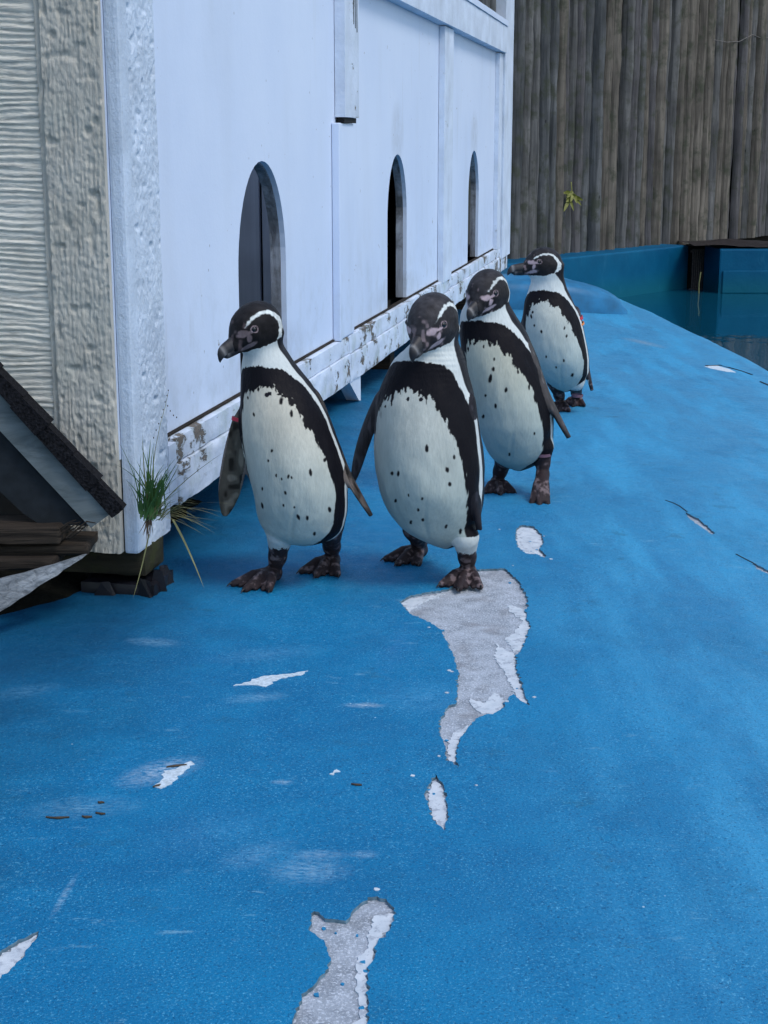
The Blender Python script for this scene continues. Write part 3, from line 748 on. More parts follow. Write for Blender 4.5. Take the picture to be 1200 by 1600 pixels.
# base rail in two profiles, each length a board
for (a, b, dz) in ((.256, 1.93, 0), (1.935, 4.02, -.004), (4.026, 6.3, .003)):
    rough_box('base_rail', -.030, .016, a, b, .122 + dz, .208 + dz, M['peel'], hut, .011, .003, (45, 16, 60), int(a * 10) + 5, .007)
    rough_box('base_rail_cap', -.030, .010, a, b, .2095 + dz, .2605, M['peel'], hut, .011, .002, (45, 16, 60), int(a * 10) + 8, .005)
rough_box('base_rail', -.030, .012, .208, .2545, .130, .255, M['peel_lo'], hut, .011, .002, (45, 16, 60), 41, .004)
rough_box('rotten_joint', -.022, -.006, .256, 6.2, .2612, .2672, M['brownwood'], hut, .012, .002, (60, 25, 60), 91, .003)
# pointed stake below the first joint
bm = bmesh.new(); pr = [(1.93, .120), (2.10, .120), (2.102, .036), (2.075, .040)]
A = [bm.verts.new((.010, s, z)) for s, z in pr]; B = [bm.verts.new((-.03, s, z)) for s, z in pr]
bm.faces.new(A); bm.faces.new(B[::-1])
for i in range(4): bm.faces.new((A[i], B[i], B[(i + 1) % 4], A[(i + 1) % 4]))
bm_obj('stake', bm, M['peel_lo'], hut)
# inner boards, floor, back wall and roof
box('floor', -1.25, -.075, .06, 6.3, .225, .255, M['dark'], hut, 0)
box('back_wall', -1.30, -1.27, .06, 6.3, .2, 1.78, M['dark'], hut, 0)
def hut_x_at(px, py, s_):
    """depth behind the hut's face where the sight line through a picture point meets the cross wall at s_"""
    dx, dy, dz = ray(px, py); t = (s_ + C0.x * HD.x + C0.y * HD.y) / (dx * HD.x + dy * HD.y)
    return (dx * t - C0.x) * HN.x + (dy * t - C0.y) * HN.y
sx = [-.072] + [hut_x_at(px, 400, 1.90) for px in (431, 408)] + [-1.25]
sx = sorted(sx, reverse=True)
for a_, b_, oy in zip(sx[:-1], sx[1:], (0, .006, -.004)): box('partition', b_ + .003, a_ - .003, 1.90 + oy, 1.92 + oy, .26, 1.28, M['inner'], hut, .002)
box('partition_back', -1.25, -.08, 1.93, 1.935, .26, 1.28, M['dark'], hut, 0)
box('light_blocker', -1.27, -1.25, .06, 6.3, -.15, .198, M['dark'], hut, 0)  # unseen boards added to keep light out from under the hut
box('light_blocker', -1.25, -.05, 6.28, 6.3, -.15, .198, M['dark'], hut, 0)
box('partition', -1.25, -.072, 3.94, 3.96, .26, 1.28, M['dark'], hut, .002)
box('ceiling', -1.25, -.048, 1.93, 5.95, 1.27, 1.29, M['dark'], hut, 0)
box('roof', -1.45, .10, 1.9, 6.7, 1.79, 1.83, M['slate'], hut, .005)
box('roof_frame', -.05, .02, 2.3, 6.0, 1.765, 1.788, M['peel_lo'], hut, .002)
box('joist', -.9, -.06, 2.02, 2.10, .13, .20, M['brownwood'], hut, .002)
for s_ in (3.0, 5.2): box('leg', -.14, -.06, s_, s_ + .08, -.05, .224, M['brownwood'], hut, .003)
# wedge and nail lines on the joint board above
for k in range(3): box('hinge_strip', .0205, .0225, 1.962 + .024 * k, 1.9645 + .024 * k, 1.17 - .01 * k, 1.5, M['greywood'], hut, 0)
# supports under the corner: mossy timber foot standing in a broken black plastic cap
ft = empty('hut_foot', C0 + HD * .05 - HN * .06, -HA); tag(ft, 'mossy timber foot set in a broken black plastic base under the hut corner', 'support')
rough_box('timber', -.10, .075, -.01, .10, .035, .088, M['mossy'], ft, .01, .006, (30, 30, 30), 21, .006)
rough_box('cap', -.055, .095, -.02, .095, -.012, .022, M['plastic'], ft, .01, .004, (40, 40, 40), 61, .008)
for (sx, sy, an_, hh) in ((.088, .01, .3, .045), (.075, -.022, -.5, .036), (.0, -.03, .1, .030), (.092, .06, 1.2, .040)):
    bm = bmesh.new(); box_bm(bm, -.02, .02, -.003, .003, 0, hh, 0, .004)
    for v in bm.verts:
        if v.co.z > hh * .6: v.co.x *= rnd.uniform(.1, .8)
    o_ = bm_obj('shard', bm, M['plastic'], ft); o_.location = (sx, sy, -.004); o_.rotation_euler = (rnd.uniform(-.2, .2), 0, an_)

# ------------------------------------------------------------------ little shelter and plank at the left
SY = 2.655
sh = empty('nest_shelter', at(40, 860, SY)); tag(sh, 'low wooden shelter with black shingled sloping roof leaning by the beige wall', 'shelter')
O = sh.location.copy()
def slab(name, pxs, Y0, Y1, m, sub=0, jit=0):
    """board whose front outline is given in its own vertical plane Y0, running back to Y1"""
    A_ = [at(px, py, Y0) - O for px, py in pxs]; bm = bmesh.new()
    A = [bm.verts.new(p) for p in A_]; B = [bm.verts.new(p + Vector((0, Y1 - Y0, 0))) for p in A_]; n = len(A)
    f = bm.faces.new(A); g = bm.faces.new(B[::-1])
    for i in range(n): bm.faces.new((A[i], B[i], B[(i + 1) % n], A[(i + 1) % n]))
    bmesh.ops.triangulate(bm, faces=[f, g])
    return bm_obj(name, bm, m, sh)
# shingle courses with ragged fronts
for k in range(6):
    t0, t1 = k / 6, (k + 1) / 6
    a = Vector((-45, 533)); b = Vector((191, 795)); nrm_ = Vector((-.74, .67))
    p0 = a + (b - a) * t0; p1 = a + (b - a) * t1; th_ = rnd.uniform(21, 25); lift = rnd.uniform(0, 1.5)
    slab('shingle', [(p0.x - 4, p0.y - 4 + rnd.uniform(-2, 2)), (p1.x + 3, p1.y - lift), (p1.x + 3 + nrm_.x * th_ * .5, p1.y + nrm_.y * th_ * .5 - lift * .5), (p1.x + nrm_.x * th_, p1.y + nrm_.y * th_), (p0.x + nrm_.x * th_, p0.y + nrm_.y * th_)], SY - .012 + rnd.uniform(-.004, .004) + .0011 * k, SY + .022 + rnd.uniform(0, .012), M['shingle'])
slab('rake_board', [(-48, 566), (170, 797), (171, 804), (142, 825), (-48, 622)], SY, SY + .03, M['greywood'])
slab('gable_board', [(-48, 618), (138, 822), (60, 818), (37, 803), (-48, 723)], SY + .012, SY + .03, M['slate'])
slab('back_board', [(-48, 640), (60, 780), (60, 860), (-48, 860)], SY + .09, SY + .10, M['dark'])
for (xa, xb, ya, yb, Y0_, Y1_, sd_) in ((-60, 93, 826, 851, SY - .03, SY + .07, 71), (-60, 136, 853, 869, SY - .012, SY + .10, 72), (-60, 84, 876, 892, SY - .05, SY + .06, 73)):
    a_, b_ = at(xa, yb, Y0_) - O, at(xb, ya, Y0_) - O
    rough_box('sill_board', a_.x, b_.x, Y0_ - O.y, Y1_ - O.y, a_.z, b_.z, M['brownwood'], sh, .006, .0022, (14, 60, 110), sd_, .006)
for k in range(7):
    p = at(88 + rnd.uniform(0, 34), 826 + rnd.uniform(0, 16), SY - .02) - O
    tube('splinter', [p, p + Vector((.018, -.004, .008 + rnd.uniform(-.004, .008))), p + Vector((.034, -.006, .016 + rnd.uniform(-.006, .01)))], .0022, M['brownwood'], sh, 5, .4)
# ramp plank
pk = [at(137, 867, SY - .02), at(-60, 921, SY - .15), at(-60, 995, SY - .17), at(60, 917, SY - .08)]
pk_o = sum(pk, Vector()) / 4
bm = bmesh.new(); A = [bm.verts.new(p - pk_o) for p in pk]; bm.faces.new(A)
bmesh.ops.subdivide_edges(bm, edges=bm.edges[:], cuts=7, use_grid_fill=True)
for v in bm.verts: v.co += Vector((rnd.uniform(-.001, .001), rnd.uniform(-.001, .001), rnd.uniform(-.0015, .0015)))
bmesh.ops.solidify(bm, geom=bm.faces[:], thickness=.014)
pl = bm_obj('ramp_plank', bm, M['plank'], None); pl.location = pk_o; tag(pl, 'weathered grey plank tapering to a point below the black shingled shelter', 'plank')

# ------------------------------------------------------------------ grass tuft on the corner
gb = at(233, 808, 2.745); tf = empty('grass_tuft', gb); tag(tf, 'green grass tuft growing from the white hut corner', 'grass')
def blade_v(V, F, base, d, L, W, droop, side=None, n=7):
    d = d.normalized(); s = Vector((1, 0, 0)) if side is None else side; s0 = len(V); cv = rnd.gauss(0, .14)
    for i in range(n + 1):
        t = i / n; p = base + d * L * t + Vector(((d.x * .35 + cv) * L * t * t, -.02 * t * t, -droop * L * t * t)); w_ = W * (1 - t) ** .6 * (1 if t > .06 else .7)
        V.append(p + s * w_); V.append(p - s * w_ + Vector((0, -w_ * .4, 0)))
    for i in range(n): F.append((s0 + 2 * i, s0 + 2 * i + 1, s0 + 2 * i + 3, s0 + 2 * i + 2))
V, F = [], []
for k in range(135):
    b = Vector((rnd.gauss(0.004, .010), rnd.uniform(-.015, .006), rnd.uniform(-.005, .022)))
    a = rnd.gauss(.12, .17); L = rnd.choice([rnd.uniform(.04, .09), rnd.uniform(.05, .12), rnd.uniform(.09, .16)]) * (1 - .25 * abs(a)); blade_v(V, F, b, Vector((math.sin(a), rnd.uniform(-.35, .1), math.cos(a))), L, rnd.uniform(.0009, .0019), rnd.uniform(0, .25))
mesh_obj('blades', V, F, M['grass'], tf, True)
V, F = [], []
for k in range(26):
    b = Vector((rnd.gauss(0.006, .009), rnd.uniform(-.02, 0), rnd.uniform(-.01, .01)))
    a = rnd.uniform(.5, 1.5); blade_v(V, F, b, Vector((math.sin(a), rnd.uniform(-.4, .1), math.cos(a))), rnd.uniform(.05, .125), rnd.uniform(.0009, .0016), rnd.uniform(.2, .7))
for a, L, dr in ((1.30, .10, .25), (1.12, .125, .1), (.62, .17, .02), (.5, .13, .0), (-.12, .17, 0), (.95, .15, .35)): blade_v(V, F, Vector((.004, -.01, 0)), Vector((math.sin(a), -.1, math.cos(a))), L, .0016, dr)
blade_v(V, F, Vector((.045, -.01, -.002)), Vector((.40, -.1, -.7)), .11, .0025, .25); blade_v(V, F, Vector((0, -.01, -.03)), Vector((-.22, 0, -1)), .12, .0016, 0)
mesh_obj('dry_blades', V, F, M['straw'], tf, True)
V, F = [], []
root = at(233, 808, 2.74) - gb
for k in range(14): blade_v(V, F, Vector((rnd.gauss(0, .003), -.004, .012)), Vector((rnd.gauss(-.05, .08), 0, -1)), rnd.uniform(.03, .055), .0014, 0)
mesh_obj('roots', V, F, M['twig'], tf, True)
st = [at(px, py, 2.73) - gb for px, py in ((236, 790), (238, 740), (243, 700), (250, 665), (259, 632), (263, 612))]
sk = tube('seed_stalk', st, .0007, M['straw'], tf, 5, .5)
for (px, py) in ((263, 610), (261, 618), (258, 628), (262, 634), (266, 642), (271, 649), (276, 652), (255, 640), (252, 652), (248, 662), (244, 672), (240, 684)):
    p = at(px, py, 2.73) - gb; bm = bmesh.new(); bmesh.ops.create_icosphere(bm, subdivisions=1, radius=.0011, matrix=Matrix.Translation(p) @ Matrix.Diagonal((1, 1, 1.7, 1)))
    bm_obj('seed', bm, M['twig'], sk)

# ------------------------------------------------------------------ penguins
def smin(a, b, k):
    h = np.clip(.5 + .5 * (b - a) / k, 0, 1); return b * (1 - h) + a * h - k * h * (1 - h)
def rcone(P, a, b, r1, r2):
    a = np.array(a); b = np.array(b); d = b - a; L2 = d @ d; t = np.clip(((P - a) @ d) / L2, 0, 1)
    return np.linalg.norm(P - a - t[:, None] * d, axis=1) - (r1 + (r2 - r1) * t)
def ellip(P, c, Rm, rad):
    q = (P - c) @ Rm; k = q / rad; k0 = np.linalg.norm(k, axis=1); k1 = np.linalg.norm(k / rad, axis=1)
    return k0 * (k0 - 1) / np.maximum(k1, 1e-6)
def headframe(yaw, pitch):
    y, p = R(yaw), R(pitch); f = np.array([math.sin(y) * math.cos(p), -math.cos(y) * math.cos(p), math.sin(p)])
    s = np.array([math.cos(y), math.sin(y), 0]); u = np.cross(s, -f) ; u = np.cross(f, s)
    if u[2] < 0: u = -u
    return f, s, u
class Flip:
    def __init__(s, root, tip, wdir, hw, th, bend=.0):
        s.r = np.array(root, float); s.t = np.array(tip, float); d = s.t - s.r; s.L = np.linalg.norm(d); s.d = d / s.L
        w_ = np.array(wdir, float); w_ -= (w_ @ s.d) * s.d; s.w = w_ / np.linalg.norm(w_); s.n = np.cross(s.d, s.w); s.hw = hw; s.th = th; s.bend = bend
    def loc(s, P):
        q = P - s.r; return (q @ s.d) / s.L, q @ s.w, q @ s.n
    def __call__(s, P):
        t, u, v = s.loc(P); tc = np.clip(t, 0, 1)
        u = u - s.bend * np.sin(np.pi * tc) * s.L * .0; v = v - s.bend * np.sin(np.pi * tc)
        w_ = s.hw * (.62 + .42 * np.sin(np.pi * np.clip(tc * .95 + .05, 0, 1)) ** .8) * np.sqrt(np.clip(1 - np.clip((.13 - tc) / .14, 0, 1) ** 2, .03, 1)) * np.sqrt(np.clip(1 - np.clip((tc - .72) / .29, 0, 1) ** 2, .02, 1))
        th = s.th * (1.35 - .75 * tc) * np.sqrt(np.clip(1 - np.clip((.10 - tc) / .11, 0, 1) ** 2, .05, 1)); e = (np.sqrt((u / w_) ** 2 + (v / th) ** 2) - 1) * np.minimum(w_, th)
        o = np.maximum(np.maximum(-t, t - 1), 0) * s.L
        return np.where(o > 0, np.sqrt(np.maximum(e, 0) ** 2 + o * o) + np.minimum(e, 0) * 0 + 1e-4, e)
def surface_nets(f, lo, hi, h):
    ax = [np.arange(lo[i], hi[i] + h, h) for i in range(3)]; n = [len(a) for a in ax]
    X = np.stack(np.meshgrid(*ax, indexing='ij'), -1).reshape(-1, 3); Vv = f(X).reshape(n); S = Vv < 0
    cnt = sum(S[a:n[0] - 1 + a, b:n[1] - 1 + b, c:n[2] - 1 + c].astype(np.int8) for a in (0, 1) for b in (0, 1) for c in (0, 1))
    act = (cnt > 0) & (cnt < 8); I = np.argwhere(act); idx = -np.ones(act.shape, np.int64); idx[act] = np.arange(len(I))
    acc = np.zeros((len(I), 3)); num = np.zeros(len(I))
    for axn in range(3):
        o = [q for q in range(3) if q != axn]
        for a in (0, 1):
            for b in (0, 1):
                c0 = I.copy(); c0[:, o[0]] += a; c0[:, o[1]] += b; c1 = c0.copy(); c1[:, axn] += 1
                v0 = Vv[tuple(c0.T)]; v1 = Vv[tuple(c1.T)]; cr = (v0 < 0) != (v1 < 0); t = np.where(cr, v0 / np.where(cr, v0 - v1, 1), 0)
                p = c0.astype(float); p[:, axn] += t; acc += p * cr[:, None]; num += cr
    P = acc / num[:, None] * h + np.array([a[0] for a in ax]); F = []
    for axn in range(3):
        o = [q for q in range(3) if q != axn]; sl0 = [slice(None)] * 3; sl1 = [slice(None)] * 3; sl0[axn] = slice(0, -1); sl1[axn] = slice(1, None)
        cr = S[tuple(sl0)] != S[tuple(sl1)]; E = np.argwhere(cr); E = E[(E[:, o[0]] > 0) & (E[:, o[1]] > 0) & (E[:, o[0]] < n[o[0]] - 1) & (E[:, o[1]] < n[o[1]] - 1)]
        def cell(a, b): q = E.copy(); q[:, o[0]] -= a; q[:, o[1]] -= b; return idx[tuple(q.T)]
        q = np.stack([cell(1, 1), cell(0, 1), cell(0, 0), cell(1, 0)], 1); ins = S[tuple(E.T)]
        if axn == 1: ins = ~ins
        F.append(np.where(ins[:, None], q, q[:, ::-1]))
    return P, np.concatenate(F)
def subdiv(V, F):
    E = np.stack([F, np.roll(F, -1, 1)], -1).reshape(-1, 2); Es = np.sort(E, 1); key = Es[:, 0] * len(V) + Es[:, 1]
    u, first, inv = np.unique(key, return_index=True, return_inverse=True); inv = inv.ravel(); em = (V[Es[first, 0]] + V[Es[first, 1]]) / 2; fc = V[F].mean(1)
    e = inv.reshape(-1, 4) + len(V); c = np.arange(len(F)) + len(V) + len(em)
    F2 = np.concatenate([np.stack([F[:, i], e[:, i], c, e[:, i - 1]], 1) for i in range(4)])
    return np.concatenate([V, em, fc]), F2
def project(V, f, it=2):
    for _ in range(it):
        d = f(V); e = 5e-4; g = np.stack([f(V + np.array([e if i == j else 0 for j in range(3)])) - d for i in range(3)], 1) / e
        g2 = np.maximum((g ** 2).sum(1), .05); st = np.clip(d / g2, -.0025, .0025); V = V - st[:, None] * g
    return V
def lerp3(a, b, t): return a + (b - a) * np.asarray(t)[:, None]

WHITE = np.array([.54, .58, .57]); BLACK = np.array([.006, .0055, .008]); SKIN = np.array([.56, .43, .46])
def penguin(label, Yc, rows, head, flips, legs, psi, zk, spots, vox, tint, facecol=.018, group='penguins walking in a line on the blue floor', ruff=0., beakL=.055, seed=1, leans=None, fcol=(.028, .025, .026)):
    """rows: silhouette (py, xl, xr) at depth Yc; zk: rows py of (band top, band bottom, belly end)"""
    base = at((rows[-1][1] + rows[-1][2]) / 2, 900, Yc); org = Vector((base.x, Yc, 0)); oz = float(gz(org.x, org.y)); org.z = oz
    pen = empty('penguin', org); tag(pen, label, 'penguin', group)
    OG = np.array(org[:])
    def Lc(px, py, Y=Yc): return np.array((at(px, py, Y) - org)[:])
    T = []
    for i, (py, xl, xr) in enumerate(rows):
        a = Lc(xl, py); b = Lc(xr, py); T.append((a[2], (a[0] + b[0]) / 2, (b[0] - a[0]) / 2))
    T = np.array(sorted(T)); zt = Lc(600, zk[0])[2]; zb = Lc(600, zk[1])[2]; ze = Lc(600, zk[2])[2]
    zz = np.linspace(T[0, 0] - .012, T[-1, 0] + .02, 400); cx = np.interp(zz, T[:, 0], T[:, 1]); aa = np.interp(zz, T[:, 0], T[:, 2])
    aa = np.where(zz < T[0, 0], np.maximum(.006, T[0, 2] * np.sqrt(np.clip(1 - ((T[0, 0] - zz) / .012) ** 2, 0, 1))), aa)
    dz = zz[1] - zz[0]; s_ = .008 / dz; ks = np.exp(-.5 * (np.arange(-60, 61) / s_) ** 2); ks /= ks.sum()
    pad = lambda q: np.convolve(np.pad(q, 60, mode='reflect', reflect_type='odd'), ks, mode='valid')
    cx, aa = pad(cx), np.maximum(.006, pad(aa))
    ft_ = (zz - T[0, 0]) / (T[-1, 0] - T[0, 0])
    bf = aa * np.interp(ft_, [0, .3, .7, 1], [1.0, 1.08, 1.0, .95])           # depth a little more than width at the belly
    cyv = np.interp(ft_, [0, .25, .6, .85, 1], [.022, .0, .004, .014, .004])
    ksw = np.exp(-.5 * (np.arange(-60, 61) / 24.) ** 2); ksw /= ksw.sum(); padw = lambda q: np.convolve(np.pad(q, 60, mode='reflect', reflect_type='odd'), ksw, mode='valid')
    cyv = padw(cyv); bf = np.maximum(.006, aa * padw(bf / aa))
    f_, s__, u_ = headframe(head['yaw'], head['pitch']); Rm = np.stack([f_, s__, u_], 1); k_ = head.get('k', 1.0)
    hc = Lc(*head['c']) + np.array([0, head.get('dy', 0), 0]); rad = np.array([.050, .0385, .042]) * k_
    FL = [Flip(Lc(*q['root']), Lc(*q['tip']), q['w'], q['hw'], q['th'], q.get('bend', 0)) for q in flips]
    LG = []
    for lg in legs:
        an = np.array((G(*lg['heel']) - org)[:]); to = np.array((G(*lg['toe']) - org)[:]); hip = Lc(*lg['hip'])
        if lg.get('dyh') is not None: hip[1] += lg['dyh']
        LG.append((hip, an, to, lg))
    def torso(P):
        z = P[:, 2]; zc = np.clip(z, zz[0], zz[-1]); a = np.interp(zc, zz, aa); b = np.interp(zc, zz, bf)
        x0 = np.interp(zc, zz, cx); y0 = np.interp(zc, zz, cyv)
        r = (np.sqrt(((P[:, 0] - x0) / a) ** 2 + ((P[:, 1] - y0) / b) ** 2) - 1) * a
        dn_ = np.clip((z - (zz[0])) / .05, 0, 1)
        r = r + (.0030 * vn(P * np.array([17, 17, 11]), seed + 61) + .0013 * vn(P * np.array([55, 55, 30]), seed + 62)) * dn_
        cxx = x0 + math.sin(R(psi)) * a * .75; hgt = zb - ze
        r = r + .0032 * np.exp(-((P[:, 0] - cxx - .25 * (z - ze - .1 * hgt)) / .0045) ** 2) * np.exp(-((z - ze - .16 * hgt) / (.15 * hgt)) ** 2) * (P[:, 1] < y0)
        if ruff:
            gg = np.exp(-((z - (zt + .012)) / .030) ** 2); r = r - ruff * gg * (.35 + .65 * vn(P * 30, 77)) * (np.sin((z + 1.2 * (P[:, 0] - x0) ** 2 + .0045 * vn(P * np.array([38, 38, 12]), 78)) / .0098 * 2 * np.pi) * .45)
        o = np.maximum(np.maximum(zz[0] - z, z - zz[-1]), 0)
        return np.where(o > 0, np.sqrt(np.maximum(r, 0) ** 2 + o * o), r)
    def headf(P):
        d = ellip(P, hc, Rm, rad)
        sn = rcone(P, hc + f_ * .022 * k_ - u_ * .003 * k_, hc + f_ * .054 * k_ - u_ * .0105 * k_, .0285 * k_, .0165 * k_)
        cheek = rcone(P, hc - f_ * .012 * k_ - u_ * .014 * k_, hc + f_ * .012 * k_ - u_ * .016 * k_, .033 * k_, .026 * k_)
        d = smin(d, sn, .018); return smin(d, cheek, .02)
    def legf(P):
        d = np.full(len(P), 1.0)
        for hip, an, to, lg in LG:
            dirv = to - an; dirv[2] = 0; L = lg.get('L', .085); dv = dirv / np.linalg.norm(dirv); sv = np.array([-dv[1], dv[0], 0]); lift = lg.get('lift', 0)
            A = an + np.array([0, 0, .013 + lift]); kn = A + (hip - A) * .42 + dv * -.004
            d = smin(d, smin(rcone(P, kn, A, .0150, .0130), rcone(P, hip, kn, .027, .0155), .014), .004)
            dn = lg.get('down', 0.0)
            for ang, ll in ((-27, .9), (0, 1.0), (27, .88)):
                ang *= lg.get('spread', 1)
                ca, sa = math.cos(R(ang)), math.sin(R(ang)); tv = dv * ca + sv * sa; tip = A + tv * L * ll + np.array([0, 0, -.0075 - dn]); mid = A + tv * L * ll * .5 + np.array([0, 0, .003 - dn * .4])
                d = smin(d, np.minimum(rcone(P, A, mid, .0145, .0100), rcone(P, mid, tip, .0105, .0070)), .006)
            for ang in (-18, -8, 8, 18):
                ang *= lg.get('spread', 1)
                ca, sa = math.cos(R(ang)), math.sin(R(ang)); tv = dv * ca + sv * sa
                d = smin(d, rcone(P, A + tv * .01, A + tv * L * .84 + np.array([0, 0, -.0090 - dn * .8]), .008, .0040), .006)
            d = smin(d, rcone(P, A, A - dv * .014 + np.array([0, 0, -.005]), .010, .005), .006)
        return d
    tl = np.array([cx[20], .06, zz[20] + .03]); tailA = tl; tailB = np.array([cx[20] + .0, .125, max(.02, zz[20] - .035)])
    def sdf(P):
        d = smin(torso(P), headf(P), .022)
        d = smin(d, rcone(P, tailA, tailB, .03, .008), .02)
        for F_ in FL: d = smin(d, F_(P), .010)
        return smin(d, legf(P), .012)
    allp = np.array([Lc(*q['tip']) for q in flips] + [x for l_ in LG for x in (l_[1], l_[2])] + [hc, hc + f_ * .1])
    lo = np.minimum(allp.min(0) - .035, [cx.min() - aa.max() - .01, -aa.max() * 1.2 - .02, -.02]); hi = np.maximum(allp.max(0) + .035, [cx.max() + aa.max() + .01, .16, hc[2] + .06]); lo[2] = min(-.02, allp[:, 2].min() - .02)
    V, F = surface_nets(sdf, lo, hi, vox); V = project(V, sdf, 1); V, F = subdiv(V, F); V = project(V, sdf, 2)
    # ------- plumage
    x, y, z = V.T; zc = np.clip(z, zz[0], zz[-1]); x0 = np.interp(zc, zz, cx); y0 = np.interp(zc, zz, cyv); a = np.interp(zc, zz, aa); b = np.interp(zc, zz, bf)
    th = np.degrees(np.arctan2((x - x0) / a, -(y - y0) / b)); t = (z - ze) / (zb - ze); tt = (z - zt) / (zt - zb)
    wk = sstep(0.3, 2.2, tt); ps = psi + (head['yaw'] * .8 - psi) * wk
    ph = np.abs((th - ps + 180) % 360 - 180)
    rag = .75 * vn(np.stack([x * 210, y * 210, z * 24], 1), seed) + .55 * vn(np.stack([x * 480, y * 480, z * 60], 1), seed + 15); rag2 = vn(np.stack([x * 90, y * 90, z * 40], 1), seed + 5)
    tz = t + (.034 * rag + .014 * rag2); php = ph + 3.0 * rag + 2.4 * rag2
    tc_ = 1 + (zt - zb) / (zb - ze)       # t at the top of the chest band
    p1 = np.interp(tz, [-.10, 0, .06, .15, .3, .45, .6, .72, .82, .9, .96, 1.0, 1.01], [25, 44, 56, 64, 67, 66, 61, 54, 47, 39, 30, 12, -5])
    p2 = np.interp(t + .008 * rag, [-.1, .0, .3, .6, .8, .9, 1.0, tc_ - .06, tc_ - .01, tc_ + .015], [88, 88, 88, 90, 88, 83, 75, 62, 46, -5])
    p3 = np.interp(t, [0, .3, .55, .62, .8, .95, tc_, tc_ + .3], [96, 97, 98, 98, 96, 89, 76, 72])
    col = np.tile(WHITE, (len(V), 1)).astype(float); B = np.tile(BLACK, (len(V), 1)); 
    bel = (1 - sstep(p1 - .8, p1 + .8, php))
    bt = np.array(tint[0]) ; bt2 = np.array(tint[1]); wb = sstep(.2, .95, t); bellyc = bt2 + (bt - bt2) * wb[:, None]  # lower belly tint carries painted underside shade as well as some dirt
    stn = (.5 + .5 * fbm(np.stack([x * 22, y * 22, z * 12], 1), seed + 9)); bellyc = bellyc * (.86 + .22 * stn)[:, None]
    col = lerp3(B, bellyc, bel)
    inw = sstep(p2 - 1, p2 + 1, ph + 1.2 * rag) * (1 - bel); wht = WHITE * 1.02
    col = lerp3(col, np.tile(wht, (len(V), 1)), inw)
    backc = np.array([.016, .016, .020]) * (1 + .5 * rag2)[:, None]
    col = lerp3(col, backc, sstep(p3 - 1.5, p3 + 1.5, ph + 1.5 * rag2))
    for (px, py, sz) in spots:
        q = Lc(px, py, Yc - .055); dx = x - q[0]; dzz = z - q[2]; an_ = rnd.uniform(-.3, .3); dx, dzz = dx * math.cos(an_) + dzz * math.sin(an_), -dx * math.sin(an_) + dzz * math.cos(an_)
        w_ = .0022 * sz; r_ = np.sqrt((dx / w_) ** 2 + (dzz / (w_ * rnd.uniform(1.4, 2.2))) ** 2) + .35 * rag
        m_ = (1 - sstep(.7, 1.25, r_)) * (y < y0) * bel; col = lerp3(col, B, m_)
    # ragged little black marks along the lower edge of the chest band
    mk = (vn(np.stack([x * 130, y * 130, z * 75], 1), seed + 21) > .66) & (t > .90) & (t < 1.0) & (bel > .5); col[mk] = BLACK * 2
    # head
    q = (V - hc) @ Rm / k_; u, v, w_ = q[:, 0], np.abs(q[:, 1]), q[:, 2]; dh = headf(V); dt_ = torso(V)
    hr = hf = rnd.random()
    nh = vn(V * 190, seed + 2) * .0016; nh2 = vn(V * np.array([90, 90, 90]), seed + 3)
    stripe = np.array([(.034, .0175, .0004), (.024, .0225, .0012), (.010, .0260, .0020), (-.006, .0250, .0024), (-.019, .0195, .0028), (-.028, .008, .0036), (-.034, -.006, .0055), (-.031, -.022, .008), (-.022, -.038, .012)])
    ds = np.full(len(V), 9.); 
    for i in range(len(stripe) - 1):
        A_, B_ = stripe[i], stripe[i + 1]; dd = B_[:2] - A_[:2]; tq = np.clip(((u - A_[0]) * dd[0] + (w_ - A_[1]) * dd[1]) / (dd @ dd), 0, 1)
        dist = np.hypot(u - A_[0] - tq * dd[0], w_ - A_[1] - tq * dd[1]) - (A_[2] + (B_[2] - A_[2]) * tq); ds = np.minimum(ds, dist)
    ds = ds + nh
    poly = [(s_u, s_w) for s_u, s_w, _ in stripe] + [(-.016, -.036), (.002, -.0345), (.020, -.032), (.036, -.029), (.060, -.030), (.075, -.02), (.075, .0), (.05, .012)]
    face = inpoly(np.stack([u, w_ + nh], 1), poly)
    crownline = np.interp(u, [-.06, -.034, -.02, 0, .02, .05], [-.03, .0, .02, .026, .022, .010])
    isneck = (w_ < -.030) | ((u < -.028) & (w_ < -.006))
    hcol = np.tile(np.array([facecol, facecol * .95, facecol * 1.05]), (len(V), 1)) * (1 + .35 * nh2)[:, None]
    fc_ = np.tile(np.array([facecol * .72, facecol * .68, facecol * .74]), (len(V), 1)) * (1 + .3 * nh2)[:, None]
    hcol[face] = fc_[face]
    side_ok = (v > .012)
    # white throat below the face
    thr = (~face) & (w_ < -.020) & (u > -.032)
    hcol = lerp3(hcol, np.tile(wht, (len(V), 1)), sstep(0, .0015, thr * .0015) * 1.0)
    hcol = lerp3(hcol, np.tile(wht, (len(V), 1)), (1 - sstep(-.0006, .0008, ds)) * side_ok)
    # bare pink skin: brow patch, lore, gape
    sk_ = head.get('skin', 1.0)
    def blot(cu, cw, ru, rw, cv=None, rv=None, an=0):
        uu = (u - cu) * math.cos(an) + (w_ - cw) * math.sin(an); ww = -(u - cu) * math.sin(an) + (w_ - cw) * math.cos(an)
        r = (uu / ru) ** 2 + (ww / rw) ** 2; r = r + (((v - cv) / rv) ** 2 if cv is not None else 0); return (1 - sstep(.45, 1.3, r + .55 * nh2 + .35 * vn(V * 260, seed + 31)))
    mt = vn(V * np.array([150, 150, 210]), seed + 41); hcol = hcol * (1 + .30 * np.clip(mt, -.6, 1))[:, None]
    hcol = lerp3(hcol, np.tile(SKIN * .55, (len(V), 1)), sstep(.25, .7, vn(V * 120, seed + 43)) * (u > .030) * .5 * sk_)
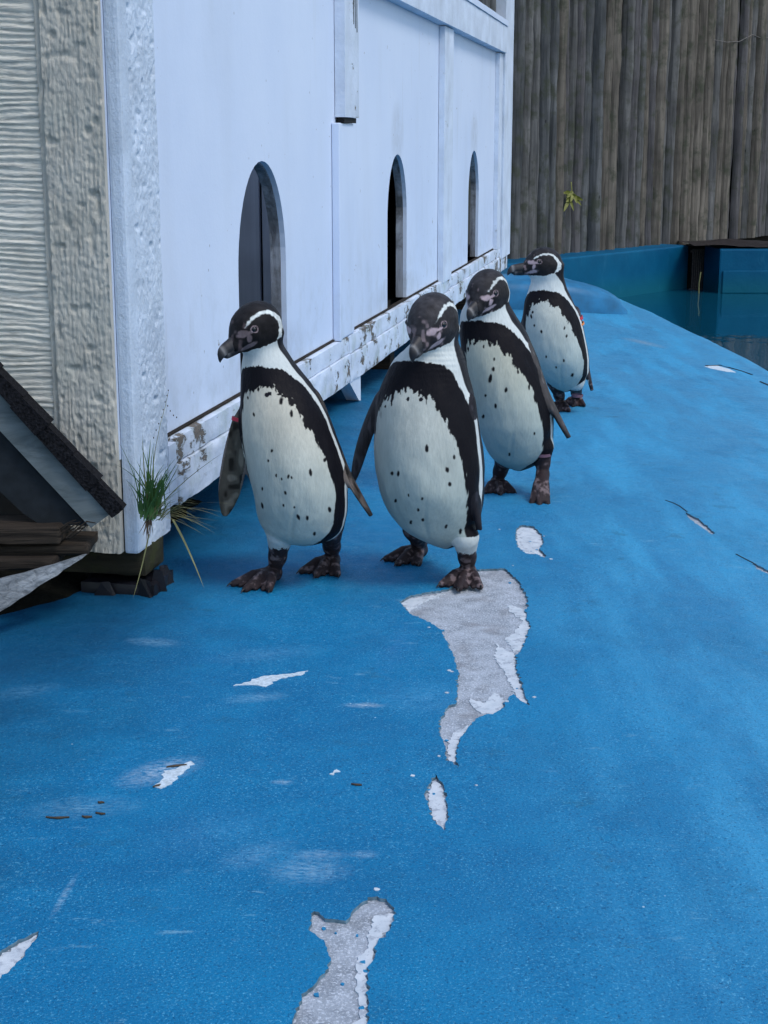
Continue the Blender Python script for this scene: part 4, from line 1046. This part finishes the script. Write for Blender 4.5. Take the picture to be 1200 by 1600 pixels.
    skin = np.maximum.reduce([blot(.043, .008, .0085, .0062), blot(.038, -.004, .0040, .0075, an=.3), blot(.042, -.018, .0140, .0046, an=-.15), blot(.033, .006, .008, .0026)])
    skin = skin * (v > .007) * (.78 + .22 * nh2)
    hcol = lerp3(hcol, np.tile(SKIN * (.75 + .3 * sk_), (len(V), 1)), skin * head.get('skin', 1.0))
    eu, ew = .0225, .0080
    re_ = np.hypot(u - eu, w_ - ew); hcol = lerp3(hcol, np.tile(SKIN * .8, (len(V), 1)), (1 - sstep(.0062, .0072, re_ + .5 * nh)) * sstep(.0048, .0054, re_) * .6 * side_ok)
    hcol = lerp3(hcol, np.tile(BLACK, (len(V), 1)), (1 - sstep(.0048, .0054, re_)) * side_ok)
    hw_ = sstep(.012, -.012, dh - dt_); hw_ = np.where(z > hc[2] - .012, 1, hw_) * (dh < .02)
    nape = (w_ < -.018) & (u < -.02)
    hw_ = np.where((~face) & (w_ < -.026) | nape & (w_ < -.03), 0, (hw_ > .5) * 1.0)
    hw_ = np.where(face & (dh < .006), 1, hw_)
    col = lerp3(col, hcol, hw_)
    # flippers
    for F_, q_ in zip(FL, flips):
        d = F_(V); m_ = (d < np.minimum(dt_, .004)) ; tl_, uu, vv = F_.loc(V); m_ &= (tl_ > -.02)
        fcv = np.array(q_.get('col', fcol)) * (1 + .55 * fbm(np.stack([x * 60, y * 60, z * 40], 1), seed + 4))[:, None]
        mot = vn(np.stack([x * 95, y * 95, z * 60], 1), seed + 8); fcv = fcv * (1 + 1.1 * sstep(.15, .6, mot) - .75 * sstep(-.15, -.6, mot) * q_.get('edge', 0))[:, None]; fcv = np.clip(fcv, .006, 1)
        edge = np.abs(uu) > F_.hw * .86; fcv = np.where((edge & (q_.get('edge', 0) > 0))[:, None], np.array([.14, .12, .11]), fcv)
        col[m_] = fcv[m_]
    # legs
    dl = legf(V); m_ = (dl < dt_ - .001) & (z < ze + .03); nl = fbm(V * 95, seed + 6)
    lc = lerp3(np.tile(np.array([.030, .022, .024]), (len(V), 1)), np.tile(np.array([.19, .145, .15]), (len(V), 1)), sstep(.05, .42, nl) * (z > .006) * .75)
    for hip, an, to, lg in LG:
        if lg.get('white'):
            nr = np.hypot(x - hip[0], y - hip[1]) < .04; wt_ = nr & (z > lg['white'] + .006 * rag); lc[wt_] = WHITE * .9
        nr = np.hypot(x - an[0], y - an[1]) < .045
    col[m_] = lc[m_]
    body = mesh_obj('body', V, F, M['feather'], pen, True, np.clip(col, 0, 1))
    # eyes
    for sgn in (-1, 1):
        o_ = hc + (f_ * eu + u_ * ew) * k_; dirv = s__ * sgn; ts = np.linspace(0, .06, 121); dd = headf(o_ + ts[:, None] * dirv); ti = ts[np.argmax(dd > 0)]
        bm = bmesh.new(); bmesh.ops.create_uvsphere(bm, u_segments=16, v_segments=10, radius=.0052 * k_); e_ = bm_obj('eye', bm, M['eye'], pen, True); e_.location = Vector(o_ + dirv * (ti - .0034 * k_))
    # beak
    bk0 = hc + f_ * .056 * k_ - u_ * .0115 * k_; L = beakL * k_; n, sg = 16, 16
    def mand(name, up):
        VV, FF, CC = [], [], []
        for i in range(n + 1):
            t_ = i / n; hu = np.interp(t_, [0, .3, .6, .8, .93, 1], [.0195, .0190, .0178, .0165, .0120, .0025]) * k_ if up else np.interp(t_, [0, .4, .8, 1], [.0150, .0145, .0110, .0016]) * k_
            wd_ = np.interp(t_, [0, .3, .7, .9, 1], [.0150, .0125, .0090, .0060, .0010]) * k_ * (1 if up else .92); drop = (-.0050 * max(0, t_ - .62) ** 1.6 / .38 ** 1.6 if up else 0) * k_
            LL = L if up else L * .86; c_ = bk0 + f_ * (LL * t_ - .012) + u_ * (drop + (.0006 if up else -.0006) * k_)
            for j in range(sg):
                a_ = 2 * math.pi * j / sg; cu_, su_ = math.cos(a_), math.sin(a_)
                hh = hu if (su_ > 0) == up else .0030 * k_ * (1 - t_ * .6) + (.004 * max(0, t_ - .8) / .2 * k_ if up else 0)
                VV.append(c_ + s__ * cu_ * wd_ + u_ * su_ * hh)
                band = math.exp(-((t_ - .74) / .055) ** 2) * (.35 + .35 * (su_ > -.2)); bs = np.array([.012, .011, .014]); colr = bs + (np.array([.30, .29, .29]) - bs) * band * .85
                if t_ < .3 and not up: colr = colr + (np.array([.30, .20, .22]) - colr) * (1 - t_ / .3) * .7
                if t_ < .12: colr = colr + (np.array([.22, .15, .17]) - colr) * .4
                CC.append(colr)
        for i in range(n):
            for j in range(sg): FF.append((i * sg + j, i * sg + (j + 1) % sg, (i + 1) * sg + (j + 1) % sg, (i + 1) * sg + j))
        VV.append(bk0 + f_ * (LL + .0003 - .012) + u_ * drop); CC.append(np.array([.02, .02, .02]))
        for j in range(sg): FF.append((n * sg + j, n * sg + (j + 1) % sg, len(VV) - 1))
        mesh_obj(name, VV, FF, M['beak'], pen, True, np.array(CC))
    mand('upper_beak', True); mand('lower_beak', False)
    # claws
    for hip, an, to, lg in LG:
        dirv = to - an; dirv[2] = 0; Lf = lg.get('L', .085); dv = dirv / np.linalg.norm(dirv); sv = np.array([-dv[1], dv[0], 0]); A = an + np.array([0, 0, .013 + lg.get('lift', 0)]); dn = lg.get('down', 0)
        for ang, ll in ((-27, .9), (0, 1.0), (27, .88)):
            ang *= lg.get('spread', 1)
            ca, sa = math.cos(R(ang)), math.sin(R(ang)); tv = dv * ca + sv * sa; tip = A + tv * Lf * ll + np.array([0, 0, -.0065 - dn])
            tube('claw', [tip, tip + tv * .006 + np.array([0, 0, .0015]), tip + tv * .012 + np.array([0, 0, -.0012]), tip + tv * .016 + np.array([0, 0, -.004])], .0036, M['claw'], pen, 6, .15)
    return pen, org, Lc, FL

def ring(name, parent, c, a1, a2, r1, r2, th, m):
    """flat band round a limb: elliptical loop spanned by a1, a2"""
    a1 = Vector(a1).normalized(); a2 = Vector(a2).normalized(); ax = a1.cross(a2).normalized(); c = Vector(c); bm = bmesh.new(); n = 22; rows_ = []
    for i in range(n):
        a = 2 * math.pi * i / n; rr = []
        for (dr, dz) in ((-.001, -th), (.0012, -th), (.0012, th), (-.001, th)): rr.append(bm.verts.new(c + a1 * ((r1 + dr) * math.cos(a)) + a2 * ((r2 + dr) * math.sin(a)) + ax * dz))
        rows_.append(rr)
    for i in range(n):
        for j in range(4): bm.faces.new((rows_[i][j], rows_[i][(j + 1) % 4], rows_[(i + 1) % n][(j + 1) % 4], rows_[(i + 1) % n][j]))
    return bm_obj(name, bm, m, parent, False)
def flip_ring(parent, F_, t, th, m, k=1.0):
    ring('flipper_band', parent, F_.r + F_.d * F_.L * t, F_.w, F_.n, (F_.hw * (.62 + .42 * math.sin(math.pi * (t * .95 + .05)) ** .8) + .0015) * k, (F_.th * (1.35 - .75 * t) + .002) * k, th, m)

def sp_(P, ox, oy, s): return [(ox + x / s, oy + y / s, k) for x, y, k in P]
# penguin 1, front left
p1, o1, L1, F1 = penguin('front left spotted penguin with khaki mottled flipper and dark face turned left', 2.87,
    [(538,380,441),(552,380,452),(570,377,463),(590,375,478),(615,374,495),(640,374,509),(680,377,525),(720,386,538),(760,396,544),(800,401,544),(823,408,539),(838,420,529),(847,438,512)],
    dict(c=(399,506), yaw=-52, pitch=-28, k=1.0, skin=.42, dy=-.012),
    [dict(root=(383,640,2.875), tip=(351,806,2.865), w=(1,-.1,0), hw=.0235, th=.0065, bend=.004, col=(.060,.055,.045), edge=1),
     dict(root=(491,612,2.876), tip=(580,806,2.86), w=(.16,1,0), hw=.024, th=.0068, bend=-.010, edge=1, col=(.05,.042,.038))],
    [dict(heel=(428,905), toe=(372,930), hip=(438,835,2.865), white=.078, L=.100), dict(heel=(519,884), toe=(484,911), hip=(515,825,2.90), L=.092)],
    -18, (570,600,843),
    sp_([(430,570,1.5),(480,628,1.3),(540,660,1.2),(298,637,1.1),(318,520,1),(293,530,.9),(265,565,.9),(262,505,.8),(392,505,.8),(345,497,.8),(388,800,1),(372,848,1),(410,915,.9),(437,930,.9),(470,915,1.2),(485,920,1),(575,900,1.3),(640,850,1.2),(340,990,.8),(455,995,1.0),(338,1078,1.3),(445,1058,1),(497,1065,.9),(515,1115,1.4),(557,1120,1.3),(663,1088,1.3),(590,1205,1.1),(365,500,.8)], 300, 440, 3.077),
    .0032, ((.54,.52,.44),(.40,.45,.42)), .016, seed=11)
flip_ring(p1, F1[0], .10, .0035, M['red'])
# penguin 2, front centre
p2, o2, L2, F2 = penguin('front centre penguin with ruffled neck and pink brow patches, foot on the bare patch', 2.90,
    [(532,646,717),(548,631,724),(562,613,729),(589,603,735),(609,595,740),(629,590,743),(662,588,748),(695,586,752),(728,587,756),(761,592,757),(794,603,754),(820,620,749),(840,645,741),(852,672,722)],
    dict(c=(674,497), yaw=-28, pitch=-30, k=1.13, skin=1.0, dy=-.02),
    [dict(root=(600,610,2.93), tip=(550,756,3.0), w=(.55,-1,0), hw=.021, th=.006, bend=.006, col=(.035,.032,.035)),
     dict(root=(733,616,2.875), tip=(749,828,2.845), w=(.30,1,0), hw=.024, th=.0095, bend=-.006, col=(.016,.015,.019))],
    [dict(heel=(656,868), toe=(622,884), hip=(650,832,2.97), L=.092, dyh=.03), dict(heel=(731,903), toe=(711,933), hip=(727,840,2.865), white=.066, L=.092)],
    -27, (561,605,851),
    sp_([(380,795,1.6),(508,840,1.2),(475,895,1.8),(487,960,1.4),(218,925,1.3),(247,920,1.2),(235,1055,1.1),(295,1015,.8),(358,1025,1.1),(340,1083,1.2),(363,1137,1.3),(308,1155,1.2),(472,1170,1.4),(540,1205,1.3),(440,595,1.3),(545,1245,1.2)], 540, 430, 3.019),
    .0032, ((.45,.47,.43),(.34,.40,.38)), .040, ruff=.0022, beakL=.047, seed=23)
# penguin 3, behind
p3, o3, L3, F3 = penguin('third penguin with yellowish belly and swinging flipper, one foot raised', 3.66,
    [(472,731,792),(485,722,801),(499,719,809),(520,717,822),(545,720,834),(570,725,844),(598,731,853),(633,738,861),(660,745,865),(690,755,864),(710,764,860),(722,774,850),(731,792,832)],
    dict(c=(760,452), yaw=-33, pitch=-26, k=1.13, skin=1.0, dy=-.02),
    [dict(root=(726,545,3.68), tip=(712,660,3.74), w=(.4,-1,0), hw=.022, th=.006, col=(.03,.03,.033)),
     dict(root=(818,532,3.64), tip=(889,684,3.62), w=(.25,1,.0), hw=.023, th=.0095, bend=-.006, col=(.050,.045,.045))],
    [dict(heel=(776,762), toe=(783,776), hip=(790,712,3.68), L=.085), dict(heel=(847,776), toe=(836,806), hip=(848,700,3.63), L=.082, lift=.042, down=.050, spread=.55)],
    -27, (499,529,726),
    sp_([(280,635,1.2),(315,622,1.3),(395,640,1.5),(175,610,1.3),(205,620,1),(340,705,1.2),(333,760,1.6),(315,815,2),(405,875,1.6),(475,775,1.2),(290,915,1.3),(345,970,1.4),(280,1045,1.4),(430,1260,1.3),(235,600,1),(570,1130,1)], 680, 370, 3.721),
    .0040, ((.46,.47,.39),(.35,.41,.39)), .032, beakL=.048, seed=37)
ring('leg_band', p3, L3(847, 710, 3.625), (1, 0, 0), (0, 1, 0), .0205, .0205, .0035, M['pink'])
# penguin 4, farthest
p4, o4, L4, F4 = penguin('farthest penguin in profile beak pointing left with coloured flipper tag', 4.82,
    [(424,833,879),(438,831,882),(453,826,886),(470,820,894),(490,818,904),(515,819,911),(540,823,916),(563,830,919),(585,842,918),(600,856,911),(608,870,900)],
    dict(c=(849,410), yaw=-77, pitch=-7, k=1.12, skin=.9, dy=-.005),
    [dict(root=(826,480,4.84), tip=(806,560,4.90), w=(.4,-1,0), hw=.021, th=.006, col=(.028,.026,.028)),
     dict(root=(900,480,4.815), tip=(925,610,4.83), w=(.3,1,0), hw=.023, th=.009, bend=-.004, col=(.036,.032,.036))],
    [dict(heel=(877,638), toe=(862,656), hip=(868,598,4.85), L=.08), dict(heel=(900,630), toe=(888,646), hip=(900,597,4.82), white=.075, L=.08)],
    -20, (453,469,608),
    sp_([(560,465,1.4),(613,545,1.6),(745,525,1.4),(757,570,1.3),(740,710,1.4),(793,800,2.0),(697,750,1.2),(575,515,1.2),(568,440,1.2),(640,690,1.0)], 680, 370, 3.721),
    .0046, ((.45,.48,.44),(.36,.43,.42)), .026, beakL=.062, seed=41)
flip_ring(p4, F4[1], .13, .005, M['red'], 1.05)
flip_ring(p4, F4[1], .20, .003, M['orange'], 1.15)
ring('leg_band', p4, L4(902, 618, 4.82), (1, 0, 0), (0, 1, 0), .0175, .0175, .004, M['pink'])
